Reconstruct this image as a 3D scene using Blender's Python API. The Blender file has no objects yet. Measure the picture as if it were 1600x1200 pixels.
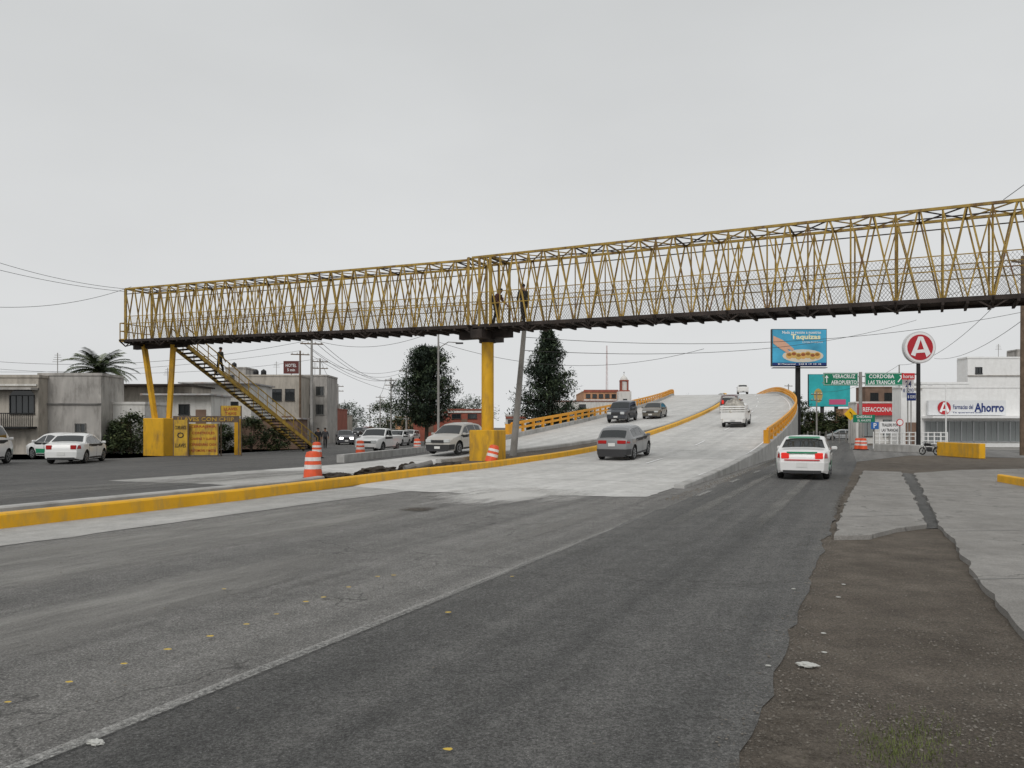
import bpy, bmesh, math, random
from mathutils import Vector, Matrix, noise
random.seed(7)
scene=bpy.context.scene
COL=scene.collection
F=1200.0; CX=800.0; HY=668.0; EH=1.75
R=math.radians
def at(px,py,D): return Vector(((px-CX)/F*D, D, EH-(py-HY)/F*D))
def gnd(px,py,z=0.0):
    D=(EH-z)*F/(py-HY); return Vector(((px-CX)/F*D,D,z))
DX,DY=math.sin(R(24.7)),math.cos(R(24.7))
def rxy(s,t): return (DX*s+DY*t, DY*s-DX*t)
def zr(s):
    if s<27: return 0.0
    if s<45: return 0.076*(s-27)**2/36.0
    b=0.076*9
    if s<125: return b+0.076*(s-45)
    b+=0.076*80
    if s<185: return b+0.076*(s-125)-0.076*(s-125)**2/60.0
    return max(0.0,b-0.076*(s-185))
def coff(s): return -0.00105*max(0,s-45)**2
def rd(s,t,z=0.0):
    x,y=rxy(s,t+coff(s)); return Vector((x,y,zr(s)+z))
HEAD=math.atan2(DY,DX)
def hd(s):
    a=rd(s-1,0);b=rd(s+1,0); return math.atan2(b.y-a.y,b.x-a.x)
# ------------------------------------------------------------- materials
def nd(nt,typ,**k):
    n=nt.nodes.new(typ)
    for a,b in k.items(): setattr(n,a,b)
    return n
def mat(name,col,rough=.75,metal=0,var=.18,scale=3,bump=0,bscale=40,streak=0,spec=.4,grime=None,gamt=.5,gscale=1.2):
    m=bpy.data.materials.new(name); m.use_nodes=True; nt=m.node_tree
    b=nt.nodes['Principled BSDF']; L=nt.links
    b.inputs['Roughness'].default_value=rough; b.inputs['Metallic'].default_value=metal
    b.inputs['Specular IOR Level'].default_value=spec
    tc=nd(nt,'ShaderNodeTexCoord')
    n=nd(nt,'ShaderNodeTexNoise'); n.inputs['Scale'].default_value=scale; n.inputs['Detail'].default_value=8
    src=tc.outputs['Object']
    if streak:
        mp=nd(nt,'ShaderNodeMapping'); mp.inputs['Scale'].default_value=(1,1,streak); L.new(src,mp.inputs[0]); L.new(mp.outputs[0],n.inputs[0])
    else: L.new(src,n.inputs[0])
    r=nd(nt,'ShaderNodeValToRGB'); r.color_ramp.elements[0].position=.3; r.color_ramp.elements[1].position=.7
    r.color_ramp.elements[0].color=tuple(max(0,c*(1-var)) for c in col)+(1,)
    r.color_ramp.elements[1].color=tuple(min(1,c*(1+var)) for c in col)+(1,)
    L.new(n.outputs[0],r.inputs[0]); out=r.outputs[0]
    if grime:
        g=nd(nt,'ShaderNodeTexNoise'); g.inputs['Scale'].default_value=gscale; g.inputs['Detail'].default_value=10; g.inputs['Roughness'].default_value=.65
        mp=nd(nt,'ShaderNodeMapping'); mp.inputs['Scale'].default_value=(1.5,1.5,.5); L.new(tc.outputs['Object'],mp.inputs[0]); L.new(mp.outputs[0],g.inputs[0])
        gr=nd(nt,'ShaderNodeValToRGB'); gr.color_ramp.elements[0].position=.48; gr.color_ramp.elements[1].position=.68
        gr.color_ramp.elements[1].color=(gamt,gamt,gamt,1)
        L.new(g.outputs[0],gr.inputs[0])
        mx=nd(nt,'ShaderNodeMixRGB'); L.new(gr.outputs[0],mx.inputs[0]); L.new(out,mx.inputs[1]); mx.inputs[2].default_value=tuple(grime)+(1,)
        out=mx.outputs[0]
    L.new(out,b.inputs['Base Color'])
    if bump:
        n2=nd(nt,'ShaderNodeTexNoise'); n2.inputs['Scale'].default_value=bscale; n2.inputs['Detail'].default_value=6
        L.new(tc.outputs['Object'],n2.inputs[0])
        bp=nd(nt,'ShaderNodeBump'); bp.inputs['Strength'].default_value=bump; bp.inputs['Distance'].default_value=.03
        L.new(n2.outputs[0],bp.inputs['Height']); L.new(bp.outputs[0],b.inputs['Normal'])
    return m
def groundmat(name,c1,c2,c3,streakamt=.4,specks=.5,bump=.6,rough=.9,bigscale=.25,crack=0,fsc=55,mid=(.80,1.18)):
    m=bpy.data.materials.new(name); m.use_nodes=True; nt=m.node_tree; L=nt.links
    b=nt.nodes['Principled BSDF']; b.inputs['Roughness'].default_value=rough; b.inputs['Specular IOR Level'].default_value=.25
    tc=nd(nt,'ShaderNodeTexCoord'); P=tc.outputs['Object']
    def dot(v):
        d=nd(nt,'ShaderNodeVectorMath',operation='DOT_PRODUCT'); L.new(P,d.inputs[0]); d.inputs[1].default_value=v; return d.outputs['Value']
    cb=nd(nt,'ShaderNodeCombineXYZ'); L.new(dot((DY*1.6,-DX*1.6,0)),cb.inputs[0]); L.new(dot((DX*.045,DY*.045,0)),cb.inputs[1])
    def ns(vec,sc,det=8,ro=.6):
        n=nd(nt,'ShaderNodeTexNoise'); n.inputs['Scale'].default_value=sc; n.inputs['Detail'].default_value=det; n.inputs['Roughness'].default_value=ro
        L.new(vec,n.inputs[0]); return n.outputs[0]
    def ramp(v,a,bb,c0=(0,0,0,1),c1_=(1,1,1,1)):
        r=nd(nt,'ShaderNodeValToRGB'); r.color_ramp.elements[0].position=a; r.color_ramp.elements[1].position=bb
        r.color_ramp.elements[0].color=c0; r.color_ramp.elements[1].color=c1_; L.new(v,r.inputs[0]); return r.outputs[0]
    def mul(a,v,fac=1):
        m_=nd(nt,'ShaderNodeMixRGB',blend_type='MULTIPLY'); m_.inputs[0].default_value=fac; L.new(a,m_.inputs[1]); L.new(v,m_.inputs[2]); return m_.outputs[0]
    big=ramp(ns(P,bigscale,10,.65),.35,.68,tuple(c1)+(1,),tuple(c2)+(1,))
    st=ramp(ns(cb.outputs[0],1.0,6,.6),.38,.66,(0,0,0,1),(streakamt,)*3+(1,))
    m1=nd(nt,'ShaderNodeMixRGB'); L.new(st,m1.inputs[0]); L.new(big,m1.inputs[1]); m1.inputs[2].default_value=tuple(c3)+(1,)
    o=mul(m1.outputs[0],ramp(ns(P,2.3,8,.7),.3,.75,(mid[0],)*3+(1,),(mid[1],)*3+(1,)))
    o=mul(o,ramp(ns(P,14,5,.7),.3,.7,(1-specks*.3,)*3+(1,),(1+specks*.3,)*3+(1,)))
    o=mul(o,ramp(ns(P,fsc,3,.85),.40,.62,(1-specks*.75,)*3+(1,),(1+specks*.9,)*3+(1,)))
    if specks>.3: o=mul(o,ramp(ns(P,fsc*1.6,2,.6),.60,.68,(1,1,1,1),(1+specks*1.6,)*3+(1,)))
    if crack:
        w=nd(nt,'ShaderNodeTexNoise'); w.inputs['Scale'].default_value=1.5; w.inputs['Detail'].default_value=6; L.new(P,w.inputs[0])
        va=nd(nt,'ShaderNodeVectorMath',operation='SCALE'); L.new(w.outputs['Color'],va.inputs[0]); va.inputs['Scale'].default_value=1.3
        ad=nd(nt,'ShaderNodeVectorMath',operation='ADD'); L.new(P,ad.inputs[0]); L.new(va.outputs[0],ad.inputs[1])
        vo=nd(nt,'ShaderNodeTexVoronoi',feature='DISTANCE_TO_EDGE'); vo.inputs['Scale'].default_value=.42; L.new(ad.outputs[0],vo.inputs[0])
        ck=ramp(vo.outputs['Distance'],.002,.009,(1-crack,)*3+(1,),(1,1,1,1))
        mk=ramp(ns(P,.5,3,.5),.42,.55)
        mm=nd(nt,'ShaderNodeMixRGB'); L.new(mk,mm.inputs[0]); mm.inputs[1].default_value=(1,1,1,1); L.new(ck,mm.inputs[2])
        o=mul(o,mm.outputs[0])
    L.new(o,b.inputs['Base Color'])
    bp=nd(nt,'ShaderNodeBump'); bp.inputs['Strength'].default_value=bump; bp.inputs['Distance'].default_value=.02
    L.new(ns(P,55,6,.8),bp.inputs['Height']); L.new(bp.outputs[0],b.inputs['Normal'])
    return m
def fademat(name,col,lo=.35,hi=.6,scale=3,maxa=1.0,rough=.9,streak=True):
    m=bpy.data.materials.new(name); m.use_nodes=True; nt=m.node_tree; L=nt.links
    b=nt.nodes['Principled BSDF']; b.inputs['Roughness'].default_value=rough; b.inputs['Specular IOR Level'].default_value=.2
    tc=nd(nt,'ShaderNodeTexCoord'); P=tc.outputs['Object']
    f=nd(nt,'ShaderNodeTexNoise'); f.inputs['Scale'].default_value=50; f.inputs['Detail'].default_value=4; f.inputs['Roughness'].default_value=.8; L.new(P,f.inputs[0])
    fr=nd(nt,'ShaderNodeValToRGB'); fr.color_ramp.elements[0].position=.35; fr.color_ramp.elements[1].position=.66
    fr.color_ramp.elements[0].color=tuple(c*.65 for c in col)+(1,); fr.color_ramp.elements[1].color=tuple(min(1,c*1.35) for c in col)+(1,)
    L.new(f.outputs[0],fr.inputs[0]); L.new(fr.outputs[0],b.inputs['Base Color'])
    def dot(v):
        d=nd(nt,'ShaderNodeVectorMath',operation='DOT_PRODUCT'); L.new(P,d.inputs[0]); d.inputs[1].default_value=v; return d.outputs['Value']
    cb=nd(nt,'ShaderNodeCombineXYZ'); k=.25 if streak else 1
    L.new(dot((DY,-DX,0)),cb.inputs[0]); L.new(dot((DX*k,DY*k,0)),cb.inputs[1])
    n=nd(nt,'ShaderNodeTexNoise'); n.inputs['Scale'].default_value=scale; n.inputs['Detail'].default_value=12; n.inputs['Roughness'].default_value=.75
    L.new(cb.outputs[0],n.inputs[0])
    a=nd(nt,'ShaderNodeAttribute'); a.attribute_name='fade'
    ad=nd(nt,'ShaderNodeMath',operation='ADD'); L.new(n.outputs[0],ad.inputs[0]); L.new(a.outputs['Fac'],ad.inputs[1])
    sb=nd(nt,'ShaderNodeMath',operation='SUBTRACT'); L.new(ad.outputs[0],sb.inputs[0]); sb.inputs[1].default_value=1
    mr=nd(nt,'ShaderNodeMapRange'); L.new(sb.outputs[0],mr.inputs[0]); mr.inputs[1].default_value=lo; mr.inputs[2].default_value=hi; mr.inputs[3].default_value=0; mr.inputs[4].default_value=maxa
    L.new(mr.outputs[0],b.inputs['Alpha'])
    return m
def flat(name,col,rough=.6,metal=0,spec=.4,emit=0):
    m=bpy.data.materials.new(name); m.use_nodes=True; b=m.node_tree.nodes['Principled BSDF']
    nt=m.node_tree
    n=nd(nt,'ShaderNodeTexNoise'); n.inputs['Scale'].default_value=6
    tc=nd(nt,'ShaderNodeTexCoord'); nt.links.new(tc.outputs['Object'],n.inputs[0])
    mx=nd(nt,'ShaderNodeMixRGB'); nt.links.new(n.outputs[0],mx.inputs[0])
    mx.inputs[1].default_value=tuple(c*.92 for c in col)+(1,); mx.inputs[2].default_value=tuple(min(1,c*1.08) for c in col)+(1,)
    nt.links.new(mx.outputs[0],b.inputs['Base Color'])
    b.inputs['Roughness'].default_value=rough; b.inputs['Metallic'].default_value=metal; b.inputs['Specular IOR Level'].default_value=spec
    if emit: b.inputs['Emission Color'].default_value=tuple(col)+(1,); b.inputs['Emission Strength'].default_value=emit
    return m
M={}
M['asphalt']=groundmat('asphalt',(.090,.090,.088),(.125,.122,.118),(.18,.175,.168),.5,.5,.8)
M['asphalt_old']=groundmat('old_asphalt',(.140,.137,.131),(.19,.185,.178),(.27,.263,.25),.75,.55,.9,crack=.5,bigscale=.2)
M['lane']=groundmat('lane_asphalt',(.088,.088,.086),(.112,.111,.108),(.175,.172,.165),.7,.55,.9,crack=.3,bigscale=.2)
M['concrete_road']=groundmat('concrete_road',(.54,.535,.515),(.68,.67,.65),(.44,.435,.42),.5,.10,.25,bigscale=.35)
M['concrete_strip']=groundmat('concrete_strip',(.36,.355,.34),(.50,.49,.47),(.28,.275,.26),.5,.2,.3)
M['pavement']=groundmat('pavement_concrete',(.245,.235,.22),(.335,.323,.305),(.20,.19,.175),.3,.25,.4,bigscale=.5,crack=.5)
M['dirt']=groundmat('dirt',(.098,.082,.066),(.165,.142,.117),(.135,.115,.095),.2,.45,1.0,bigscale=.9,fsc=45,mid=(.7,1.3))
M['concrete']=mat('concrete',(.45,.445,.43),.85,var=.15,scale=2,bump=.3,grime=(.22,.21,.19),gamt=.6,gscale=.8)
M['concrete_dark']=mat('weathered_concrete',(.22,.215,.205),.9,var=.25,scale=2,bump=.3,grime=(.08,.08,.075),gamt=.8,gscale=1)
M['kerb_yellow']=mat('kerb_yellow',(.80,.42,.012),.6,var=.1,scale=2,grime=(.42,.28,.09),gamt=.6,gscale=2.5,bump=.15)
M['steel_yellow']=mat('bridge_yellow',(.35,.23,.045),.6,var=.3,scale=2.5,grime=(.11,.05,.025),gamt=.95,gscale=2)
M['rail_yellow']=mat('rail_yellow',(.80,.36,.02),.55,var=.12,scale=2)
M['pier_yellow']=mat('pier_yellow',(.68,.37,.014),.6,var=.10,scale=1,grime=(.28,.16,.04),gamt=.8,gscale=1.3)
M['rust']=mat('rusted_dark_steel',(.035,.026,.022),.8,var=.5,scale=2,bump=.2)
M['mesh_wire']=flat('mesh_wire',(.085,.07,.045),.7)
M['cable']=flat('cable_black',(.05,.05,.05),.7)
M['white']=mat('white_paint',(.84,.84,.83),.5,var=.04,scale=3,grime=(.6,.59,.56),gamt=.3)
M['whitewall']=mat('white_wall',(.68,.67,.64),.85,var=.12,scale=1,grime=(.38,.36,.33),gamt=.65,streak=.3)
M['beige']=mat('beige_wall',(.46,.42,.365),.9,var=.15,scale=1,grime=(.22,.20,.17),gamt=.75,streak=.3,bump=.2)
M['greywall']=mat('grey_block_wall',(.42,.40,.375),.9,var=.2,scale=1.5,grime=(.20,.19,.175),gamt=.85,bump=.3,streak=.3)
M['redwall']=mat('red_wall',(.30,.09,.06),.8,var=.2,scale=1,grime=(.2,.07,.05),gamt=.5)
M['orangewall']=mat('orange_wall',(.50,.27,.15),.8,var=.2,scale=1,grime=(.3,.18,.12),gamt=.5)
M['brown']=mat('brown_wall',(.20,.13,.095),.85,var=.25,scale=1)
M['tin']=mat('corrugated_roof',(.42,.42,.42),.6,var=.25,scale=1,grime=(.28,.14,.08),gamt=.7)
M['glass']=flat('dark_glass',(.022,.026,.028),.05,spec=.7)
M['shopglass']=flat('shop_glass',(.24,.26,.26),.08,spec=.6)
M['black']=flat('black',(.012,.012,.012),.6)
M['rubber']=mat('tyre_rubber',(.018,.018,.018),.85,var=.3,scale=8)
M['trim']=flat('dark_trim',(.035,.035,.037),.55)
M['chrome']=flat('alloy',(.42,.43,.44),.35,metal=.7)
M['red']=flat('red_paint',(.58,.03,.035),.5)
M['tail']=flat('tail_lamp_red',(.40,.012,.012),.2)
M['braking']=flat('lit_brake_lamp',(.75,.03,.02),.3,emit=.25)
M['lamp']=flat('headlamp_lens',(.55,.57,.57),.1)
M['lit']=flat('lit_headlamp',(1,.97,.88),.3,emit=14)
M['plate']=flat('plate_white',(.7,.7,.68),.5)
M['orange']=mat('drum_orange',(.78,.10,.03),.55,var=.1,scale=5,grime=(.42,.1,.05),gamt=.5,gscale=4)
M['drumwhite']=mat('reflective_white',(.75,.72,.70),.5,var=.1,scale=5,grime=(.5,.42,.38),gamt=.5,gscale=4)
M['signgreen']=flat('sign_green',(.005,.19,.10),.5)
M['signblue']=flat('sign_blue',(.03,.14,.42),.5)
M['billblue']=mat('billboard_blue',(.06,.36,.56),.5,var=.3,scale=.35)
M['teal']=mat('teal_board',(.03,.42,.45),.5,var=.2,scale=.5)
M['signwhite']=flat('sign_white',(.85,.85,.85),.5)
M['signyellow']=mat('sign_yellow',(.55,.34,.03),.6,var=.2,scale=2,grime=(.24,.14,.06),gamt=.9,gscale=3)
M['wood']=mat('timber',(.14,.10,.07),.9,var=.3,scale=3)
M['poleconc']=mat('concrete_pole',(.31,.30,.285),.85,var=.2,scale=1.5,grime=(.19,.18,.165),gamt=.6)
M['tank']=flat('black_plastic',(.02,.02,.022),.45)
M['soil']=mat('dark_soil',(.045,.036,.028),.95,var=.5,scale=6,bump=.8,bscale=15)
M['stone']=mat('gravel_stone',(.16,.145,.125),.9,var=.5,scale=30)
M['bark']=mat('bark',(.07,.055,.042),.95,var=.3,scale=4,bump=.5)
M['leafd']=mat('leaf_dark',(.022,.036,.024),.8,var=.3,scale=2)
M['leafm']=mat('leaf_mid',(.036,.057,.032),.8,var=.3,scale=2)
M['leafl']=mat('leaf_light',(.065,.09,.045),.8,var=.3,scale=2)
M['busha']=mat('bush_dark',(.030,.045,.020),.8,var=.3,scale=3)
M['bushb']=mat('bush_mid',(.055,.078,.03),.8,var=.3,scale=3)
M['bushc']=mat('bush_light',(.10,.12,.045),.8,var=.3,scale=3)
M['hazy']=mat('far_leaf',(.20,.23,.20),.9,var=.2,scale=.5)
M['grass']=mat('grass_blade',(.10,.12,.035),.8,var=.4,scale=3)
M['skin']=flat('skin',(.26,.14,.09),.6)
M['hair']=flat('hair',(.015,.012,.01),.7)
# ------------------------------------------------------------- mesh builder
class MB:
    def __init__(s): s.v=[]; s.f=[]; s.m=[]
    def quad(s,pts,mi=0):
        i=len(s.v); s.v+= [tuple(p) for p in pts]; s.f.append(tuple(range(i,i+len(pts)))); s.m.append(mi)
    def box(s,c,d,rz=0,mi=0,mtx=None):
        c=Vector(c); i=len(s.v); cs,sn=math.cos(rz),math.sin(rz)
        for sx in(-1,1):
            for sy in(-1,1):
                for sz in(-1,1):
                    p=Vector((sx*d[0]/2,sy*d[1]/2,sz*d[2]/2))
                    if mtx: p=mtx@p
                    else: p=Vector((p.x*cs-p.y*sn,p.x*sn+p.y*cs,p.z))
                    s.v.append(tuple(c+p))
        for q in((0,1,3,2),(4,6,7,5),(0,4,5,1),(2,3,7,6),(0,2,6,4),(1,5,7,3)):
            s.f.append(tuple(i+k for k in q)); s.m.append(mi)
        return s
    def beam(s,a,b,w,h=None,mi=0):
        a=Vector(a);b=Vector(b);h=h or w; d=b-a; l=d.length
        if l<1e-6: return s
        z=d/l; up=Vector((0,0,1)) if abs(z.z)<.98 else Vector((1,0,0))
        x=z.cross(up).normalized(); y=x.cross(z)
        m=Matrix((x,y,z)).transposed()
        return s.box((a+b)/2,(w,h,l),mtx=m,mi=mi)
    def tube(s,pts,rs,n=8,mi=0,cap=True):
        pts=[Vector(p) for p in pts]
        if not hasattr(rs,'__len__'): rs=[rs]*len(pts)
        base=len(s.v)
        for k,p in enumerate(pts):
            d=(pts[min(k+1,len(pts)-1)]-pts[max(k-1,0)]).normalized()
            up=Vector((0,0,1)) if abs(d.z)<.95 else Vector((1,0,0))
            x=d.cross(up).normalized(); y=x.cross(d)
            for j in range(n):
                a=2*math.pi*j/n; s.v.append(tuple(p+(x*math.cos(a)+y*math.sin(a))*rs[k]))
        for k in range(len(pts)-1):
            for j in range(n):
                s.f.append((base+k*n+j,base+k*n+(j+1)%n,base+(k+1)*n+(j+1)%n,base+(k+1)*n+j)); s.m.append(mi)
        if cap:
            s.f.append(tuple(base+j for j in range(n))); s.m.append(mi)
            s.f.append(tuple(base+(len(pts)-1)*n+j for j in reversed(range(n)))); s.m.append(mi)
        return s
    def lathe(s,prof,c=(0,0,0),n=20,axis='z',mi=0):
        base=len(s.v); c=Vector(c)
        for r,z in prof:
            for j in range(n):
                a=2*math.pi*j/n
                p=(r*math.cos(a),r*math.sin(a),z) if axis=='z' else (r*math.cos(a),z,r*math.sin(a))
                s.v.append(tuple(c+Vector(p)))
        for k in range(len(prof)-1):
            for j in range(n):
                s.f.append((base+k*n+j,base+k*n+(j+1)%n,base+(k+1)*n+(j+1)%n,base+(k+1)*n+j)); s.m.append(mi)
        s.f.append(tuple(base+j for j in range(n))); s.m.append(mi)
        s.f.append(tuple(base+(len(prof)-1)*n+j for j in reversed(range(n)))); s.m.append(mi)
        return s
    def build(s,name,mats,parent=None,smooth=False,fix=True,weld=False):
        me=bpy.data.meshes.new(name); me.from_pydata(s.v,[],s.f)
        if not isinstance(mats,(list,tuple)): mats=[mats]
        for m in mats: me.materials.append(m)
        if len(mats)>1: me.polygons.foreach_set('material_index',s.m)
        if fix or weld:
            bm=bmesh.new(); bm.from_mesh(me)
            if weld: bmesh.ops.remove_doubles(bm,verts=bm.verts,dist=.0005)
            bmesh.ops.recalc_face_normals(bm,faces=bm.faces); bm.to_mesh(me); bm.free()
        if smooth:
            me.polygons.foreach_set('use_smooth',[True]*len(me.polygons)); me.set_sharp_from_angle(angle=R(35))
        me.update()
        o=bpy.data.objects.new(name,me); COL.objects.link(o)
        if parent: o.parent=parent
        return o
def tag(o,label,cat,group=None,kind=None):
    if label: o['label']=label
    if cat: o['category']=cat
    if group: o['group']=group
    if kind: o['kind']=kind
    return o
def thing(name,label,cat,loc=(0,0,0),rz=0,group=None):
    o=bpy.data.objects.new(name,None); COL.objects.link(o); o.location=loc; o.rotation_euler=(0,0,rz); o.empty_display_size=.2
    return tag(o,label,cat,group)
def struct(o): o['kind']='structure'; return o
def text(s,parent,cx,cz,w,h,m,y=-.02,name='lettering',bold=.012):
    cu=bpy.data.curves.new('t','FONT'); cu.body=s; cu.extrude=0; cu.resolution_u=2; cu.offset=bold
    o=bpy.data.objects.new('t',cu); COL.objects.link(o)
    bpy.context.view_layer.update()
    dg=bpy.context.evaluated_depsgraph_get(); me=bpy.data.meshes.new_from_object(o.evaluated_get(dg))
    bpy.data.objects.remove(o)
    if not len(me.vertices): return None
    xs=[v.co.x for v in me.vertices]; ys=[v.co.y for v in me.vertices]
    x0,x1,y0,y1=min(xs),max(xs),min(ys),max(ys)
    for v in me.vertices:
        v.co=Vector((cx+((v.co.x-x0)/(x1-x0)-.5)*w, y, cz+((v.co.y-y0)/(y1-y0)-.5)*h))
    me.materials.clear(); me.materials.append(m); me.name=name
    ob=bpy.data.objects.new(name,me); COL.objects.link(ob); ob.parent=parent; return ob
def polysheet(name,pts,z,m,jit=0,sub=0):
    P=[]
    n=len(pts)
    for i,p in enumerate(pts):
        q=pts[(i+1)%n]; P.append((p[0],p[1]))
        if jit:
            l=math.hypot(q[0]-p[0],q[1]-p[1]); k=int(min(90,l/.25)) if l<60 else 0
            dx,dy=(q[0]-p[0])/max(l,.01),(q[1]-p[1])/max(l,.01)
            for j in range(1,k):
                f=j/k; x=p[0]+(q[0]-p[0])*f; y=p[1]+(q[1]-p[1])*f
                a=(noise.noise(Vector((x*.7,y*.7,3)))*jit*.6+noise.noise(Vector((x*2.5,y*2.5,3)))*jit*.6)*min(1,j/3,(k-j)/3)
                P.append((x-dy*a,y+dx*a))
    bm=bmesh.new(); f=bm.faces.new([bm.verts.new((x,y,z)) for x,y in P])
    bmesh.ops.triangulate(bm,faces=[f]); bmesh.ops.recalc_face_normals(bm,faces=bm.faces)
    for f in bm.faces:
        if f.normal.z<0: f.normal_flip()
    me=bpy.data.meshes.new(name); bm.to_mesh(me); bm.free(); me.materials.append(m)
    o=bpy.data.objects.new(name,me); COL.objects.link(o); return struct(o)
def softpatch(name,s0,s1,t0,t1,m,z,edge=.35,ns=30,nt=12,pk=1.0):
    me=bpy.data.meshes.new(name); V=[];Fc=[];fd=[]
    for i in range(ns+1):
        for j in range(nt+1):
            s=s0+(s1-s0)*i/ns; t=t0+(t1-t0)*j/nt
            x,y=rxy(s,t) if t>-4.9 else rd(s,t)[:2]; zz=z+(zr(s) if t<-4.9 else 0)
            V.append((x,y,zz)); e=min(i/ns,1-i/ns)/edge; g=min(j/nt,1-j/nt)/edge
            e=max(0,min(1,e)); g=max(0,min(1,g)); fd.append(pk*e*g)
    for i in range(ns):
        for j in range(nt):
            a=i*(nt+1)+j; Fc.append((a,a+nt+1,a+nt+2,a+1))
    me.from_pydata(V,[],Fc); at_=me.attributes.new('fade','FLOAT','POINT'); at_.data.foreach_set('value',fd)
    me.materials.append(m); o=bpy.data.objects.new(name,me); COL.objects.link(o)
    if me.polygons[0].normal.z<0: me.flip_normals()
    return struct(o)
# ------------------------------------------------------------- ground
g=MB(); g.quad([(-3000,-60,0),(3000,-60,0),(3000,5000,0),(-3000,5000,0)]); struct(g.build('ground',M['dirt']))
def strip(name,fr,fl,s0,s1,z,m,step=2.0,thick=None):
    b=MB(); n=max(1,int((s1-s0)/step)); pr=None
    for i in range(n+1):
        s=s0+(s1-s0)*i/n; a=rd(s,fl(s),z); c=rd(s,fr(s),z)
        if pr: b.quad([pr[0],pr[1],c,a])
        pr=(a,c)
    return b.build(name,m)
def lin(pts):
    def f(s):
        if s<=pts[0][0]: return pts[0][1]
        for (a,b),(c,d) in zip(pts,pts[1:]):
            if s<=c: return b+(d-b)*(s-a)/(c-a)
        return pts[-1][1]
    return f
c=lambda v:(lambda s:v)
medR=lin([(-20,-13.3),(14,-13.5),(24,-14.5),(33,-14.6),(44,-13.4),(60,-13.2)])
medL=lin([(-20,-15.2),(18,-15.0),(24,-17.2),(30,-18.2),(38,-18),(50,-14.6),(60,-14.0)])
def R2(s,t): x,y=rxy(s,t); return (x,y)
polysheet('road',[R2(-30,-13.4),R2(-30,-1.5),R2(0,-1.5),R2(8,-1.5),R2(40,-1.5),R2(60,-1.2),R2(62,-4.7),R2(24,-4.95),R2(24,-13.4)],.004,M['asphalt_old'])
polysheet('slip_road',[R2(-30,-3.9),R2(-30,-.6),R2(-8,-.6),R2(0,-.6),R2(8,-.58),R2(22,-.5),R2(40,-.4),R2(75,0),R2(300,2),R2(300,-3.5),R2(120,-4.2),R2(58,-4.9),R2(21,-4.0)],.008,M['lane'],jit=.12)
polysheet('cross_street',[gnd(1338,722)[:2],gnd(1420,712)[:2],gnd(1600,716)[:2],gnd(1900,724)[:2],gnd(1900,700)[:2],gnd(1500,697)[:2],gnd(1330,696)[:2]],.012,M['asphalt_old'])
polysheet('side_road',[R2(-30,-15.2),R2(18,-15.0),R2(24,-17),R2(30,-22.6),R2(60,-23.2),gnd(700,688)[:2],gnd(600,676)[:2],gnd(575,671)[:2],gnd(555,671)[:2],gnd(520,682)[:2],gnd(488,702)[:2],gnd(200,716)[:2],gnd(-200,722)[:2],gnd(-1500,745)[:2],R2(-30,-50)],.005,M['asphalt'])
polysheet('forecourt',[gnd(1420,702)[:2],gnd(1900,706)[:2],gnd(1900,692)[:2],gnd(1340,690)[:2]],.016,M['pavement'])
MC=M['concrete_road']
struct(strip('ramp_carriageway',c(-5.0),medR,20,215,.016,MC))
polysheet('ramp_toe',[R2(18.6,-13.7),R2(20.2,-14.2),R2(20.2,-5.0),R2(18.9,-5.0),R2(18.2,-8),R2(17.9,-11.4)],.014,MC,jit=.35)
struct(strip('oncoming_carriageway',lambda s:medL(s),c(-22.4),24,215,.018,M['concrete_road']))
polysheet('concrete_apron',[R2(17.3,-22.5),R2(17.6,-15.3),R2(24.2,-17.3),R2(24.2,-22.5)],.011,M['concrete_strip'],jit=.3)
polysheet('gutter_strip',[R2(-30,-13.4),R2(18.7,-13.7),R2(18.7,-11.3),R2(14,-11.5),R2(-30,-11.6)],.012,M['concrete_strip'],jit=.15)
M['dust']=fademat('cement_dust',(.52,.51,.49),.16,.45,1.3)
M['dust2']=fademat('grey_dust',(.30,.292,.275),.24,.6,1.2,maxa=.8)
M['dustf']=fademat('faint_dust',(.24,.235,.222),.22,.55,1.6,maxa=.7)
M['dark']=fademat('tyre_dark',(.08,.079,.076),.25,.6,1.0,maxa=.5)
M['brownd']=fademat('mud_stain',(.130,.112,.092),.16,.42,5,maxa=1,streak=False)
M['rustd']=fademat('rust_stain',(.10,.085,.07),.25,.55,2.0,maxa=.8,streak=False)
M['wornline']=fademat('worn_white_line',(.46,.455,.435),.36,.62,28,maxa=.8,streak=False)
M['wornline2']=fademat('faded_white_line',(.45,.45,.43),.42,.60,7,maxa=.7,streak=False)
M['joint']=flat('joint_dark',(.24,.24,.23),.9)
softpatch('cement_dust',10.5,25,-13.2,-3.6,M['dust'],.022,edge=.45,ns=40,nt=24)
softpatch('grey_dust',0,19,-12.5,-7.0,M['dust2'],.0175,edge=.3)
softpatch('grey_dust',-8,17,-8.6,-4.6,M['dust2'],.0185,edge=.42)
softpatch('grey_dust',-6,14,-12,-9,M['dust2'],.0195,edge=.42)
softpatch('grey_dust',4,20,-5.9,-4.1,M['dust2'],.0205,edge=.4,pk=.9)
softpatch('rust_stain',12.8,15.2,-9.6,-7.6,M['rustd'],.0215,edge=.4)
softpatch('mud_edge',-4,10,-1.35,.75,M['brownd'],.0165,edge=.48,ns=60,nt=18)
softpatch('mud_edge',5,34,-1.1,.5,M['brownd'],.0167,edge=.45,ns=60,nt=18)
softpatch('tyre_wear',-3,50,-2.2,-1.3,M['dustf'],.0175,edge=.4,ns=60)
softpatch('tyre_wear',-3,50,-3.6,-2.7,M['dustf'],.0177,edge=.4,ns=60)
softpatch('tyre_wear',-6,17,-6.2,-5.2,M['dark'],.0225,edge=.4,ns=40,pk=.85)
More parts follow.
